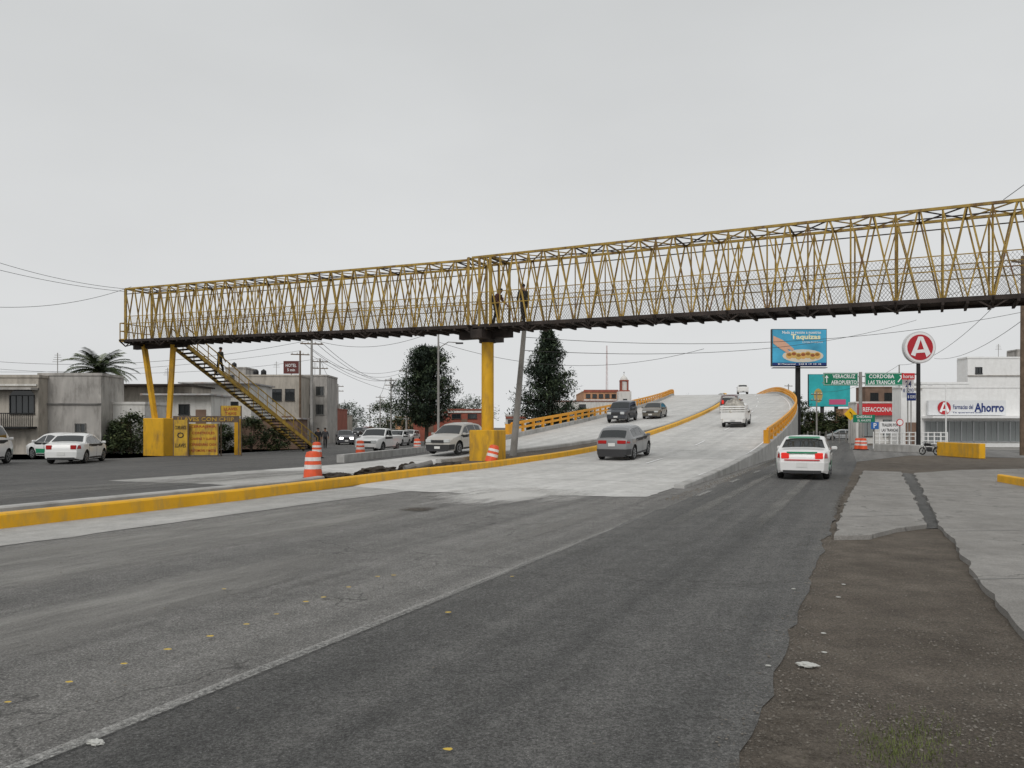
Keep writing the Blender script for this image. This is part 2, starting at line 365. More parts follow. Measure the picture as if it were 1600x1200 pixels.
softpatch('tyre_wear',24,150,-9.2,-8.2,M['dust2'],.03,edge=.3,ns=60,pk=.6)
softpatch('tyre_wear',20,60,-11.9,-11.0,M['dust2'],.03,edge=.3,ns=60,pk=.65)
softpatch('tyre_wear',20,60,-7.2,-6.4,M['dust2'],.031,edge=.3,ns=60,pk=.6)
softpatch('tyre_wear',-6,40,-24,-16,M['dustf'],.022,edge=.4,ns=60,pk=.9)
def line(name,s0,s1,t,w,m,z=.026,n=40,fall=0):
    me=bpy.data.meshes.new(name); V=[];Fc=[];fd=[]
    for i in range(n+1):
        s=s0+(s1-s0)*i/n
        for tt in(t-w/2,t+w/2):
            x,y=rxy(s,tt); V.append((x,y,zr(s)*(t<-5)+z)); fd.append(1.0-fall*(i/n)**2)
    for i in range(n): a=2*i; Fc.append((a,a+1,a+3,a+2))
    me.from_pydata(V,[],Fc); a_=me.attributes.new('fade','FLOAT','POINT'); a_.data.foreach_set('value',fd); me.materials.append(m)
    o=bpy.data.objects.new(name,me); COL.objects.link(o); return struct(o)
line('edge_line',-4,17.8,-3.92,.105,M['wornline'],fall=.2)
for s in(19.6,24.8,30.5,36.5): line('lane_dash',s,s+1.7,-3.85,.13,M['wornline'],n=6)
line('lane_dash',17.2,18.3,-9.2,.14,M['wornline2'],z=.03,n=6)
for s in range(34,150,11):
    b=MB(); 
    q=[rd(s,-9.03,.034),rd(s,-8.93,.034),rd(s+3,-8.93,.034),rd(s+3,-9.03,.034)]; b.quad(q); struct(b.build('lane_dash',M['signwhite']))
b=MB()
for i in range(76):
    s=28+i*2; b.quad([rd(s,-5.5,.034),rd(s,-5.40,.034),rd(s+2,-5.40,.034),rd(s+2,-5.5,.034)])
struct(b.build('edge_line',M['signwhite']))
for s in [24+4.5*k for k in range(28)]:
    b=MB(); b.quad([rd(s,-5.2,.024),rd(s+.04,-5.2,.024),rd(s+.04,medR(s)+.1,.024),rd(s,medR(s)+.1,.024)]); struct(b.build('slab_joint',M['joint']))
def wallrun(name,fin,fout,s0,s1,hb,ht,m,step=1.5,parent=None,ground=False):
    b=MB(); n=max(1,int((s1-s0)/step)); R_=[]
    for i in range(n+1):
        s=s0+(s1-s0)*i/n; zb=hb(s); zt=ht(s)
        a=rd(s,fin(s),0); d=rd(s,fout(s),0)
        lo=(0 if ground else a.z+zb)
        ch=.03
        am=a.lerp(d,min(.25,ch/max(.01,(d-a).length))); dm=d.lerp(a,min(.25,ch/max(.01,(d-a).length)))
        R_.append([Vector((a.x,a.y,lo)),Vector((a.x,a.y,a.z+zt-ch)),Vector((am.x,am.y,a.z+zt)),Vector((dm.x,dm.y,d.z+zt)),Vector((d.x,d.y,d.z+zt-ch)),Vector((d.x,d.y,lo))])
    for i in range(n):
        for j in range(5): b.quad([R_[i][j],R_[i][j+1],R_[i+1][j+1],R_[i+1][j]])
    b.quad(R_[0]); b.quad(R_[-1][::-1])
    return b.build(name,m,parent,weld=True)
t=thing('kerb','low yellow painted concrete kerb running from the left foreground up the middle of the overpass','kerb',(0,0,0))
wallrun('kerb_body',lambda s:medR(s),lambda s:medR(s)-.32,-25,200,c(0),c(.27),M['kerb_yellow'],parent=t)
t=thing('kerb','low bare grey concrete kerb behind the yellow kerb in the left foreground','kerb',(0,0,0))
wallrun('kerb_body',lambda s:medL(s)+.3,medL,-25,19,c(0),c(.26),M['concrete'],parent=t)
t=thing('kerb','grey concrete kerb between the median strip and the oncoming ramp lanes','kerb',(0,0,0))
wallrun('kerb_body',lambda s:medL(s)+.3,medL,31,200,c(0),c(.25),M['concrete'],parent=t)
struct(strip('median_soil',lambda s:medR(s)-.3,lambda s:medL(s)+.25,-25,200,.06,M['dirt']))
for (a,b_,lab) in(((532,723),(660,707),'long low grey concrete barrier on the side road left of the bridge pillar'),((668,700),(735,696),'short low grey concrete barrier behind the silver car at the pillar')):
    p=gnd(*a);q=gnd(*b_); b=MB()
    b.beam(p+Vector((0,0,.2)),q+Vector((0,0,.2)),.4,.4); t=tag(b.build('concrete_barrier',M['concrete']),lab,'barrier')
def parapet(side,s_rail0,label,lab2):
    ti=-5.0 if side>0 else -22.4; to=ti+side*.3
    t=thing('retaining_wall',label,'wall',(0,0,0))
    wallrun('wall_body',c(ti),c(to),22 if side>0 else 42,215,c(0),lambda s:.34 if s>34 else .12+.22*max(0,(s-22)/12),M['concrete'],parent=t,ground=True)
    r=thing('bridge_railing',lab2,'railing',(0,0,0))
    mid=(ti+to)/2; S=[s_rail0+i*2.0 for i in range(int((190-s_rail0)/2))]
    for s in S:
        p=rd(s,mid,0); b=MB(); b.box(p+Vector((0,0,.68)),(.22,.16,.72),hd(s)); o=b.build('post',M['rail_yellow'],r)
    for zz,hh in((1.02,.2),(.66,.16)):
        b=MB()
        for i in range(len(S)-1): b.beam(rd(S[i],mid,zz),rd(S[i+1]+.01,mid,zz),.12,hh)
        b.build('rail',M['rail_yellow'],r)
    b=MB(); b.box(rd(S[0]-.4,mid,.62),(.8,.26,.84),hd(S[0])); b.build('end_block',M['rail_yellow'],r)
parapet(1,44,'light concrete retaining wall of the overpass beside the white and green taxi','orange yellow railing on the right edge of the overpass')
parapet(-1,49,'concrete retaining wall on the far left edge of the overpass','orange yellow railing on the left edge of the overpass behind the oncoming cars')
def slab(name,pts,z,m,h=.09,jit=.12):
    o=polysheet(name,pts,z,m,jit); me=o.data
    bm=bmesh.new(); bm.from_mesh(me)
    r=bmesh.ops.extrude_face_region(bm,geom=list(bm.faces)); vs=[v for v in r['geom'] if isinstance(v,bmesh.types.BMVert)]
    bmesh.ops.translate(bm,verts=vs,vec=(0,0,h)); bmesh.ops.recalc_face_normals(bm,faces=bm.faces); bm.to_mesh(me); bm.free()
    return o
G=lambda px,py:gnd(px,py)[:2]
slab('pavement',[G(1303,844),G(1318,800),G(1350,738),G(1408,740),G(1425,775),G(1448,826),G(1400,832),G(1360,843)],-.03,M['pavement'],.10)
slab('pavement',[G(1428,742),G(1500,737),G(1600,735),G(1800,735),G(2400,900),G(2000,1500),G(1640,1040),G(1590,990),G(1530,915),G(1475,835)],-.03,M['pavement'],.10)
polysheet('drain_strip',[G(1406,739),G(1430,741),G(1474,826),G(1448,827)],.012,M['lane'])
for a,b_ in(((1330,775),(1422,772)),((1316,808),(1440,804)),((1445,775),(1700,772)),((1475,830),(1800,826)),((1520,905),(1800,900))):
    p=gnd(*a,.071+0);q=gnd(*b_,.071); d=(q-p).normalized(); n_=Vector((-d.y,d.x,0))*.012
    b=MB(); b.quad([p-n_+Vector((0,0,.003)),q-n_+Vector((0,0,.003)),q+n_+Vector((0,0,.003)),p+n_+Vector((0,0,.003))]); struct(b.build('slab_joint',M['joint']))
def pebbles(name,region,n,smin,smax,m,label,cat,zoff=.0):
    b=MB()
    for _ in range(n):
        x,y=region(); r=random.uniform(smin,smax)*random.choice((.5,.6,1,1.4)); a=random.random()*3
        ps=[]
        for k in range(5):
            th=a+k*2*math.pi/5; ps.append((x+r*math.cos(th)*random.uniform(.7,1.2),y+r*math.sin(th)*random.uniform(.7,1.2),zoff))
        tp=(x+random.uniform(-.3,.3)*r,y,zoff+r*random.uniform(.4,.8))
        i=len(b.v); b.v+=ps+[tp]
        for k in range(5): b.f.append((i+k,i+(k+1)%5,i+5)); b.m.append(0)
    o=b.build(name,m,fix=False); tag(o,label,cat,kind='stuff'); return o
def reg1():
    while True:
        py=random.uniform(835,1260); px=random.uniform(1090,1660)
        p=gnd(px,py); s=p.x*DX+p.y*DY; t=p.x*DY-p.y*DX
        if noise.noise(Vector((p.x*1.2,p.y*1.2,0)))<random.uniform(-.5,.25): continue
        if t>-.7+random.gauss(0,.22) and not (px>1475+(py-835)*.75): return p.x,p.y
pebbles('gravel',reg1,5200,.003,.010,M['stone'],'loose gravel and small stones on the dirt shoulder','gravel',.002)
def reg1b():
    s=random.uniform(-3,30); return R2(s,-.5+random.gauss(0,.2))
pebbles('road_grit',reg1b,3200,.003,.011,M['stone'],'fine gravel spilled along the edge between dirt and asphalt','grit',.014)
def reg2():
    s=random.uniform(0,26); t=-4.9+random.gauss(0,.5) if random.random()<.5 else random.uniform(-11,-1); return R2(s,t)
pebbles('road_grit',reg2,900,.004,.010,M['stone'],'small loose grit scattered on the asphalt','grit',.022)
def reg3():
    s=random.uniform(18,45); return R2(s,-4.4+abs(random.gauss(0,.25)))
pebbles('road_grit',reg3,900,.01,.035,M['stone'],'line of loose rubble along the foot of the ramp wall','rubble',.006)
b=MB()
for _ in range(1100):
    px=random.gauss(1410,45);py=random.gauss(1165,22)
    p=gnd(px,py); a=random.random()*6.28; h=random.uniform(.012,.04); w=.0025
    q=p+Vector((math.cos(a)*h*.6,math.sin(a)*h*.6,h)); n_=Vector((math.sin(a)*w,-math.cos(a)*w,0))
    b.quad([p-n_,p+n_,q])
tag(b.build('grass',M['grass'],fix=False),'thin patch of short green grass on the dirt in the lower right','grass',kind='stuff')
# ------------------------------------------------------------- footbridge
A=Vector((-23.9,47.5,7.12)); B=Vector((-2.0,37.0,6.62)); C0=Vector((17.6,26.4,6.28)); C=B+(C0-B)*1.3
W2=1.9
fb=thing('footbridge','long yellow lattice steel footbridge crossing above the whole road','footbridge',(0,0,0))
SY=M['steel_yellow']; RU=M['rust']
def perp(a,b):
    d=(b-a); d.z=0; d.normalize(); return Vector((-d.y,d.x,0))
def span(a,b,npan,H,cross,meshh):
    n_=perp(a,b); off=n_*W2; up=Vector((0,0,1))
    for o_ in(Vector((0,0,0)),off):
        k=MB(); k.beam(a+o_,b+o_,.12,.16); k.build('bottom_chord',RU,fb)
        k=MB(); k.beam(a+o_+up*H,b+o_+up*H,.10,.10); k.build('top_chord',SY,fb)
        k=MB(); k.beam(a+o_+up*1.05,b+o_+up*1.05,.04,.04); k.build('hand_rail',SY,fb)
        k=MB(); k.beam(a+o_+up*meshh,b+o_+up*meshh,.035,.035); k.build('mesh_rail',SY,fb)
        k=MB(); k.beam(a+o_+up*(H-.32),b+o_+up*(H-.32),.04,.04); k.build('upper_rail',RU,fb)
    k=MB(); k.beam(a+off/2+up*.06,b+off/2+up*.06,W2-.14,.07); k.build('walkway_deck',RU,fb)
    L_=(b-a); u_=L_.normalized()
    for i in range(npan):
        f0=i/npan; f1=(i+.5)/npan; f2=(i+1)/npan
        for q_,o_ in enumerate((Vector((0,0,0)),off)):
            p0=a.lerp(b,f0)+o_; p1=a.lerp(b,f1)+o_; p2=a.lerp(b,f2)+o_
            k=MB(); T=.06
            k.beam(p0+up*.08+u_*.06,p1+up*(H-.05)-u_*.05,T,T); k.beam(p2+up*.08-u_*.06,p1+up*(H-.05)+u_*.05,T,T)
            k.beam(p0+up*.08,p0+up*(H-.05),.05,.05)
            k.beam(p0+up*(H-.05),p1+up*.08,.045,.045)
            if cross or i%2: k.beam(p2+up*(H-.05),p1+up*.08,.045,.045)
            k.build('lattice_panel',SY,fb)
            if q_==0 and i%2==0:
                q=p0; k=MB(); k.beam(q-n_*.45,q,.06,.06); k.beam(q-n_*.45,q-up*.35,.05,.05); k.beam(q-up*.35,q+n_*.9-up*.08,.05,.05)
                k.beam(q-u_*.5-up*.05,q-up*.36,.05,.05); k.beam(q+u_*.5-up*.05,q-up*.36,.05,.05); k.build('outrigger',RU,fb)
    k=MB()
    for i in range(npan*2+1):
        p=a.lerp(b,i/(npan*2)); k.beam(p-up*.1-n_*.08,p+off-up*.1+n_*.08,.09,.14)
    k.build('floor_joist',RU,fb)['kind']='stuff'
    for i in range(npan):
        k=MB(); p=a.lerp(b,(i+.5)/npan)+up*H; p2=a.lerp(b,min(1,(i+1.5)/npan))+up*H
        k.beam(p,p+off,.055,.055); k.beam(p+off,p2,.045,.045); k.beam(p,p2+off,.04,.04); k.build('top_brace',SY if i%3 else RU,fb)
    L=(b-a).length; ux=(b-a)/L
    for o_ in(n_*.06,off-n_*.06):
        k=MB(); stp=.13; w=.0055; base=a+o_+up*.12; hh=meshh-.15; nn=int(L/stp)
        for i in range(-int(hh/stp/1.3)-1,nn+1):
            for sg in(1,-1):
                x0=i*stp if sg>0 else i*stp+hh*.75
                xa=x0; xb=x0+sg*hh*.75
                def clip(x): return max(0,min(L,x))
                if max(xa,xb)<=0 or min(xa,xb)>=L: continue
                ca,cb2=clip(xa),clip(xb)
                za=(ca-xa)/(sg*.75); zb=hh-(xb-cb2)/(sg*.75)
                p=base+ux*ca+up*za; q=base+ux*cb2+up*zb; wv=ux*w
                k.quad([p-wv,p+wv,q+wv,q-wv])
        k.build('chain_link_mesh',M['mesh_wire'],fb,fix=False)
up=Vector((0,0,1))
span(A,B-(B-A).normalized()*.1,16,3.2,True,1.5)
span(B+(C-B).normalized()*.1,C,19,3.3,False,1.6)
for base,H,n_ in((A,3.2,perp(A,B)),(B-(B-A).normalized()*.12,3.3,perp(A,B)),(B+(C-B).normalized()*.5,3.3,perp(B,C)),(B+(C-B).normalized()*1.1,3.3,perp(B,C)),(C,3.3,perp(B,C))):
    k=MB(); k.beam(base,base+up*H,.13,.13); k.beam(base+n_*W2,base+n_*W2+up*H,.13,.13); k.beam(base+up*H,base+n_*W2+up*H,.1,.1)
    k.build('portal_frame',SY,fb)
nA=perp(A,B); eA=(A-B).normalized()
k=MB(); 
for z in(.1,.6,1.1): k.beam(A+eA*.5+up*z,A+eA*.5+nA*W2+up*z,.05,.05); k.beam(A+up*z,A+eA*.5+up*z,.05); k.beam(A+nA*W2+up*z,A+nA*W2+eA*.5+up*z,.05)
for f in(0,.33,.66,1): k.beam(A+eA*.5+nA*W2*f,A+eA*.5+nA*W2*f+up*1.1,.05)
k.box(A+eA*.25+nA*W2/2,(.7,W2,.1),math.atan2(eA.y,eA.x)); k.build('end_platform',SY,fb)
uBC=(C-B).normalized()
pc=B+perp(A,B)*W2/2+uBC*.45; px_,py_=pc.x,pc.y
k=MB(); k.lathe([(.30,1.45),(.30,6.05)],(px_,py_,0),24); k.build('pillar',M['pier_yellow'],fb,smooth=True)
k=MB(); k.box((px_,py_,.76),(1.35,1.35,1.74),R(-25)); 
o=k.build('pillar_base',M['pier_yellow'],fb); bv=o.modifiers.new('b','BEVEL'); bv.width=.04
d=(B-A).normalized(); d.z=0
k=MB(); k.beam(pc-perp(A,B)*1.2+up*(-.38),pc+perp(A,B)*1.2+up*(-.38),.6,.42); k.beam(pc-d*1.5+up*(-.30),pc+d*1.3+up*(-.30),.4,.4); k.lathe([(.42,5.9),(.42,6.05)],(px_,py_,0),20); k.build('pillar_head',RU,fb)
bx=(-21.85,47.9)
k=MB(); k.box((bx[0],bx[1],1.08),(1.75,1.3,2.5),R(-25)); o=k.build('pillar_base',M['pier_yellow'],fb); bv=o.modifiers.new('b','BEVEL'); bv.width=.04
for (xt,xb) in((-23.2,-22.25),(-20.9,-21.4)):
    k=MB(); k.beam((xb,bx[1],2.2),(xt,bx[1]-(xt+22)*.45,6.95),.26,.26); k.build('pillar',M['pier_yellow'],fb)
k=MB(); k.beam((-24,48.9,6.85),(-20,47.1,6.85),.3,.3); k.beam((-23.6,47.6,6.95),(-22.9,49.4,6.95),.25,.2); k.beam((-21,46.5,6.95),(-20.3,48.2,6.95),.25,.2); k.build('pillar_head',RU,fb)
rp=C0+perp(B,C)*.9+(C0-B).normalized()*.95
k=MB(); k.box((rp.x,rp.y,.65),(1.0,1.0,1.5),R(-25)); k.build('pillar_base',M['pier_yellow'],fb)
k=MB(); k.lathe([(.22,1.3),(.22,6.1)],(rp.x,rp.y,0),16); k.build('pillar',M['pier_yellow'],fb,smooth=True)
sd=Vector((.5,.866,0)); sn=Vector((.866,-.5,0))
S0=Vector((-20.9,48.2,7.0)); LEN=11.4; NST=34
st=bpy.data.objects.new('staircase',None); COL.objects.link(st); st.parent=fb
STY=mat('stair_yellow',(.42,.27,.04),.6,var=.25,scale=2.5,grime=(.14,.07,.03),gamt=.8,gscale=2)
def sp(f,side,z=0): return S0+sd*LEN*f+up*(-7.0*f+z)+sn*side
for side in(-.7,.7):
    k=MB(); k.beam(sp(0,side,-.1),sp(1,side,.05),.09,.22); k.build('stringer',STY,st)
    k=MB(); k.beam(sp(0,side,1.0),sp(1,side,1.0),.055,.055); k.beam(sp(0,side,.55),sp(1,side,.55),.035,.035)
    for i in range(15): f=i/14; k.beam(sp(f,side,0),sp(f,side,1.0),.045,.045)
    k.build('stair_railing',STY,st)
for i in range(NST):
    f=(i+.5)/NST; k=MB(); k.box(sp(f,0,.0),(.34,1.30,.07),math.atan2(sd.y,sd.x)); k.build('step',RU,st)
k=MB(); k.box(S0+Vector((-.3,-.7,-.05)),(1.9,1.9,.1),math.atan2(sd.y,sd.x)); k.build('landing',RU,st)
# ------------------------------------------------------------- vehicles
def interp(P,x):
    if x<=P[0][0]: return P[0][1]
    for (a,b_),(c_,d_) in zip(P,P[1:]):
        if x<=c_: return b_+(d_-b_)*(x-a)/(c_-a)
    return P[-1][1]
KIND={
'sedan':dict(L=4.45,W=1.70,zc=.2,belt=.93,wx=(-1.32,1.36),wr=.31,tum=.42,
  top=[(-2.22,.60),(-2.2,.84),(-2.12,.95),(-1.95,1.0),(-1.6,1.03),(-1.42,1.06),(-.95,1.34),(-.65,1.42),(-.2,1.475),(.2,1.46),(.5,1.40),(1.2,1.02),(1.32,.98),(1.85,.86),(2.1,.74),(2.2,.58),(2.225,.42)],
  rw=(-1.40,-.93),ws=(.52,1.17),sw=[(-1.12,-.66),(-.62,.12),(.18,1.0)],doors=[(-.98,.13),(.16,1.1)],tail=(.70,.90,.25),head=(.6,.75)),
'suv':dict(L=4.3,W=1.79,zc=.24,belt=1.04,wx=(-1.3,1.3),wr=.355,tum=.46,
  top=[(-2.15,.62),(-2.13,.92),(-2.09,1.06),(-2.03,1.13),(-1.62,1.48),(-1.4,1.59),(-.9,1.66),(-.2,1.68),(.2,1.64),(.45,1.55),(1.12,1.12),(1.25,1.08),(1.8,.98),(2.05,.84),(2.13,.6),(2.15,.45)],
  rw=(-2.02,-1.64),ws=(.45,1.1),sw=[(-1.35,-.82),(-.75,.1),(.16,.98)],doors=[(-1.0,.1),(.13,1.1)],tail=(.84,1.0,.42),head=(.68,.86)),
'boxsuv':dict(L=4.8,W=1.86,zc=.3,belt=1.12,wx=(-1.4,1.45),wr=.38,tum=.22,
  top=[(-2.4,.7),(-2.38,1.15),(-2.22,1.68),(-2.05,1.78),(-1.0,1.82),(.1,1.80),(.4,1.72),(.95,1.22),(1.1,1.17),(2.1,1.08),(2.32,.95),(2.4,.55)],
  rw=(-2.36,-2.2),ws=(.42,.92),sw=[(-2.0,-1.15),(-1.08,-.25),(-.18,.75)],doors=[(-1.1,-.22),(-.18,.9)],tail=(.95,1.3,.2),head=(.75,.97)),
'pickup':dict(L=5.0,W=1.76,zc=.32,belt=1.1,wx=(-1.55,1.5),wr=.37,tum=.25,
  top=[(-2.5,.6),(-2.48,.70),(-.62,.70),(-.58,1.3),(-.5,1.62),(-.3,1.7),(.3,1.7),(.5,1.64),(1.1,1.17),(1.25,1.12),(2.2,1.0),(2.42,.85),(2.5,.5)],
  rw=(-.575,-.51),ws=(.52,1.06),sw=[(-.42,.15),(.2,.9)],doors=[(-.45,1.05)],tail=(.75,1.0,.16),head=(.68,.88),bed=1),
'van':dict(L=4.9,W=1.8,zc=.25,belt=1.15,wx=(-1.5,1.6),wr=.34,tum=.12,
  top=[(-2.45,.7),(-2.43,1.2),(-2.35,1.85),(-2.2,1.95),(-.5,1.98),(.9,1.94),(1.2,1.85),(1.85,1.2),(2.0,1.12),(2.35,.95),(2.45,.5)],
  rw=(-2.42,-2.36),ws=(1.22,1.82),sw=[(.5,1.45)],doors=[(.35,1.5),(-1.0,.3)],tail=(.85,1.5,.16),head=(.7,.92)),
'hatch':dict(L=3.8,W=1.62,zc=.2,belt=.95,wx=(-1.2,1.2),wr=.29,tum=.3,
  top=[(-1.9,.6),(-1.88,.95),(-1.6,1.4),(-1.4,1.46),(0,1.5),(.3,1.44),(1.0,1.02),(1.1,.98),(1.7,.82),(1.88,.6),(1.9,.42)],
  rw=(-1.85,-1.62),ws=(.33,.97),sw=[(-1.3,-.5),(-.4,.8)],doors=[(-.7,.1),(.13,.95)],tail=(.7,.95,.3),head=(.6,.76)),
}
paint_cache={}
def paint(col):
    if col not in paint_cache:
        m=mat('car_paint',col,.3,metal=.0,var=.04,scale=1,spec=.5,grime=tuple(c_*.8+.02 for c_ in col),gamt=.3)
        m.node_tree.nodes['Principled BSDF'].inputs['Coat Weight'].default_value=.4
        paint_cache[col]=m
    return paint_cache[col]
def make_car(name,label,cat,loc,rz,col,kind,group='vehicles on the roads',lights=None,stripe=None,pitch=0,trimlow=True):
    K=KIND[kind]; L,W,zc,belt=K['L'],K['W'],K['zc'],K['belt']; top=K['top']; wr=K['wr']; cr=.055
    t=thing(name,label,cat,loc,rz,group); t.rotation_euler=(0,-pitch,rz)
    P=paint(col)
    def ztop(x): return interp(top,x)
    def zbot(x):
        z=zc+ (.06*max(0,(abs(x)/(L/2)-.85)/.15))
        for wx in K['wx']:
            rr=wr+.07
            if abs(x-wx)<rr: z=max(z,wr+math.sqrt(rr*rr-(x-wx)**2))
        return z
    def hw(x,z):
        e=abs(x)/(L/2); p=1-.22*max(0,(e-.66)/.34)**2
        h=W/2*p
        if z<.45: h-=(.45-z)*.12
        elif z<belt: h-=(z-.45)*.03-.02*math.sin((z-.45)/(belt-.45)*math.pi)
        if z>belt: h-=(belt-.45)*.03+(z-belt)*K['tum']
        return h
    xs=set([p[0] for p in top])
    x=-L/2
    while x<L/2: xs.add(round(x,3)); x+=.12
    for wx in K['wx']:
        for k in range(-8,9): xs.add(round(wx+(wr+.07)*math.sin(k/8*math.pi/2),3))
    for a in K['rw']+K['ws']: xs.add(a)
    xs=sorted(q for q in xs if -L/2<=q<=L/2)
    NS=5;NU=4;NT=8
    v=[];n=0
    for x in xs:
        zt=ztop(x)-cr; zb=min(zbot(x),zt-.03); zl=min(belt,zt)
        zsd=[zb+(zl-zb)*k/NS for k in range(NS+1)]+[zl+(zt-zl)*k/NU for k in range(1,NU+1)]
        ring=[(x,hw(x,z),z) for z in zsd]
        wt=hw(x,zt)
        for k in range(1,NT): u=1-2*k/NT; ring.append((x,wt*u,zt+cr*(1-u**2)**.6 if abs(u)<1 else zt))
        ring+=[(x,-hw(x,z),z) for z in reversed(zsd)]
        n=len(ring); v+=ring
    b=MB(); b.v=v
    for i in range(len(xs)-1):
        for j in range(n):
            a=i*n+j; c_=i*n+(j+1)%n
            b.f.append((a,c_,c_+n,a+n)); b.m.append(1 if j==n-1 else 0)
    b.f.append(tuple(range(n))); b.m.append(0); k0=(len(xs)-1)*n; b.f.append(tuple(range(k0+n-1,k0-1,-1))); b.m.append(0)
    b.build('body',[P,M['black']],t,smooth=True,weld=True)
    def sidepatch(x0,x1,zf0,zf1,off,m,nm,sg,par=None,nx=8,nz=4):
        q=MB(); g_=[]
        for i in range(nx+1):
            x=x0+(x1-x0)*i/nx; a,b_=zf0(x),max(zf0(x)+.002,zf1(x)); a=max(a,zbot(x)+.02)
            g_.append([(x,sg*(hw(x,a+(b_-a)*k/nz)+off),a+(b_-a)*k/nz) for k in range(nz+1)])
        for i in range(nx):
            for k in range(nz): q.quad([g_[i][k],g_[i+1][k],g_[i+1][k+1],g_[i][k+1]])
        return q.build(nm,m,par or t,smooth=True,weld=True)
    def toppatch(x0,x1,off,m,nm,fr=.9):
        q=MB(); g_=[]; xx=[x0+(x1-x0)*i/5 for i in range(6)]
        sl=(ztop(x1)-ztop(x0))/(x1-x0); nrm=Vector((-sl,0,1)).normalized()*off
        for x in xx:
            zt=ztop(x)-cr; wt=hw(x,zt)
            g_.append([(x+nrm.x,wt*u,zt+cr*max(0,1-u*u)**.6+nrm.z) for u in [(-1+2*k/8)*fr for k in range(9)]])
        for i in range(5):
            for k in range(8): q.quad([g_[i][k],g_[i+1][k],g_[i+1][k+1],g_[i][k+1]])
        return q.build(nm,m,t,smooth=True,weld=True)
    toppatch(K['rw'][0],K['rw'][1],.012,M['glass'],'rear_window',.86)
    toppatch(K['ws'][0],K['ws'][1],.012,M['glass'],'windshield',.9)
    for sg in(-1,1):
        for (x0,x1) in K['sw']:
            sidepatch(x0,x1,lambda x:belt+.02,lambda x:ztop(x)-.14,.007,M['glass'],'side_window',sg)
        for (x0,x1) in K['doors']:
            sidepatch(x0-.012,x1+.012,lambda x:zc+.1,lambda x:belt-.0,.002,M['black'],'door_seam',sg)
            d_=sidepatch(x0,x1,lambda x:zc+.115,lambda x:belt-.012,.005,P,'door',sg)
            q=MB(); q.box((x0+.14,sg*(hw(x0,belt-.1)+.02),belt-.1),(.16,.025,.03)); q.build('handle',P,d_)
        if trimlow: sidepatch(K['wx'][0]+wr+.09,K['wx'][1]-wr-.09,lambda x:zc+.01,lambda x:zc+.1,.006,M['trim'],'sill_trim',sg)
        if stripe:
            sidepatch(K['wx'][0]+wr+.09,K['wx'][1]-wr-.09,lambda x:zc+.14,lambda x:zc+.38,.009,stripe,'stripe',sg)
            sidepatch(-L/2+.06,K['wx'][0]-wr-.09,lambda x:zc+.14,lambda x:zc+.38,.009,stripe,'stripe',sg,nx=4)
        z0,z1,wd=K['tail']; yo=hw(-L/2,z1)
        q=MB(); q.box((-L/2+.035,sg*(yo-wd/2+.0),(z0+z1)/2),(.09,wd,z1-z0)); o=q.build('tail_light',M['braking'] if lights=='brake' else M['tail'],t); bv=o.modifiers.new('b','BEVEL'); bv.width=.02
        sidepatch(-L/2+.02,-L/2+.28,lambda x:z0+.02,lambda x:min(z1,ztop(x)-.07),.006,M['tail'],'tail_light',sg,nx=3)
        z0,z1=K['head']; yo=hw(L/2-.1,z1)
        q=MB(); q.box((L/2-.07,sg*(yo-.2),(z0+z1)/2),(.17,.36,z1-z0)); o=q.build('headlight',M['lit'] if lights=='front' else M['lamp'],t); bv=o.modifiers.new('b','BEVEL'); bv.width=.03
        xm=K['ws'][1]-.18; q=MB(); q.box((xm,sg*(W/2+.09),belt+.06),(.1,.2,.13)); o=q.build('mirror',P,t); bv=o.modifiers.new('b','BEVEL'); bv.width=.03
        for wx in K['wx']:
            q=MB(); r=wr; q.lathe([(r*.62,-.1),(r*.9,-.105),(r*.985,-.07),(r,-.03),(r,.03),(r*.985,.07),(r*.9,.105),(r*.62,.1)],(wx,sg*(W/2-.12),r),24,axis='y')
            w_=q.build('tyre',M['rubber'],t,smooth=True)
            q=MB(); yy=sg*(W/2-.12)
            q.lathe([(r*.63,yy+sg*.085),(r*.63,yy+sg*.105),(r*.56,yy+sg*.105),(r*.54,yy+sg*.07)],(wx,0,r),20,axis='y')
            for k in range(5):
                a=k*2*math.pi/5; q.beam((wx,yy+sg*.095,r),(wx+math.cos(a)*r*.58,yy+sg*.095,r+math.sin(a)*r*.58),.06,.02)
            q.build('rim',M['chrome'],w_)
    for nm,sx in(('rear_bumper',-1),('front_bumper',1)):
        q=MB(); prs=[]
        xs_=[L/2-.4+.4*math.sin(k/5*math.pi/2) for k in range(6)]
        path=[(sx*x,1) for x in xs_]+[(sx*x,-1) for x in reversed(xs_)]
        lo,hi=(.3,.58) if belt<1.08 else (.42,.68)
        for zz in(lo,hi): prs.append([(x+sx*.03,s_*(hw(x,zz)+.012-(.05 if abs(x)>L/2-.01 else 0)),zz) for x,s_ in path])
        for i in range(len(path)-1): q.quad([prs[0][i],prs[0][i+1],prs[1][i+1],prs[1][i]])
        q.quad(prs[1]); q.quad(prs[0][::-1])
        q.build(nm,[P] if trimlow!='dark' else [M['trim']],t,smooth=True,weld=True)
        q=MB(); q.box((sx*(L/2+.008),0,lo-.03),(.05,W*.7,.1)); q.build('lower_grille',M['trim'],t)
    q=MB(); q.box((-L/2-.035 if belt<1.0 else -L/2-.02,0,.5 if kind!='suv' else .80),(.02,.34,.16)); q.build('number_plate',M['plate'],t)
    q=MB(); q.box((L/2+.035,0,.42 if belt<1.08 else .55),(.02,.34,.13)); q.build('number_plate',M['plate'],t)
    z0,z1=K['head']; q=MB(); q.box((L/2-.0,0,(z0+z1)/2-.02),(.06,W*.42,(z1-z0)*.8)); q.build('grille',M['trim'],t)
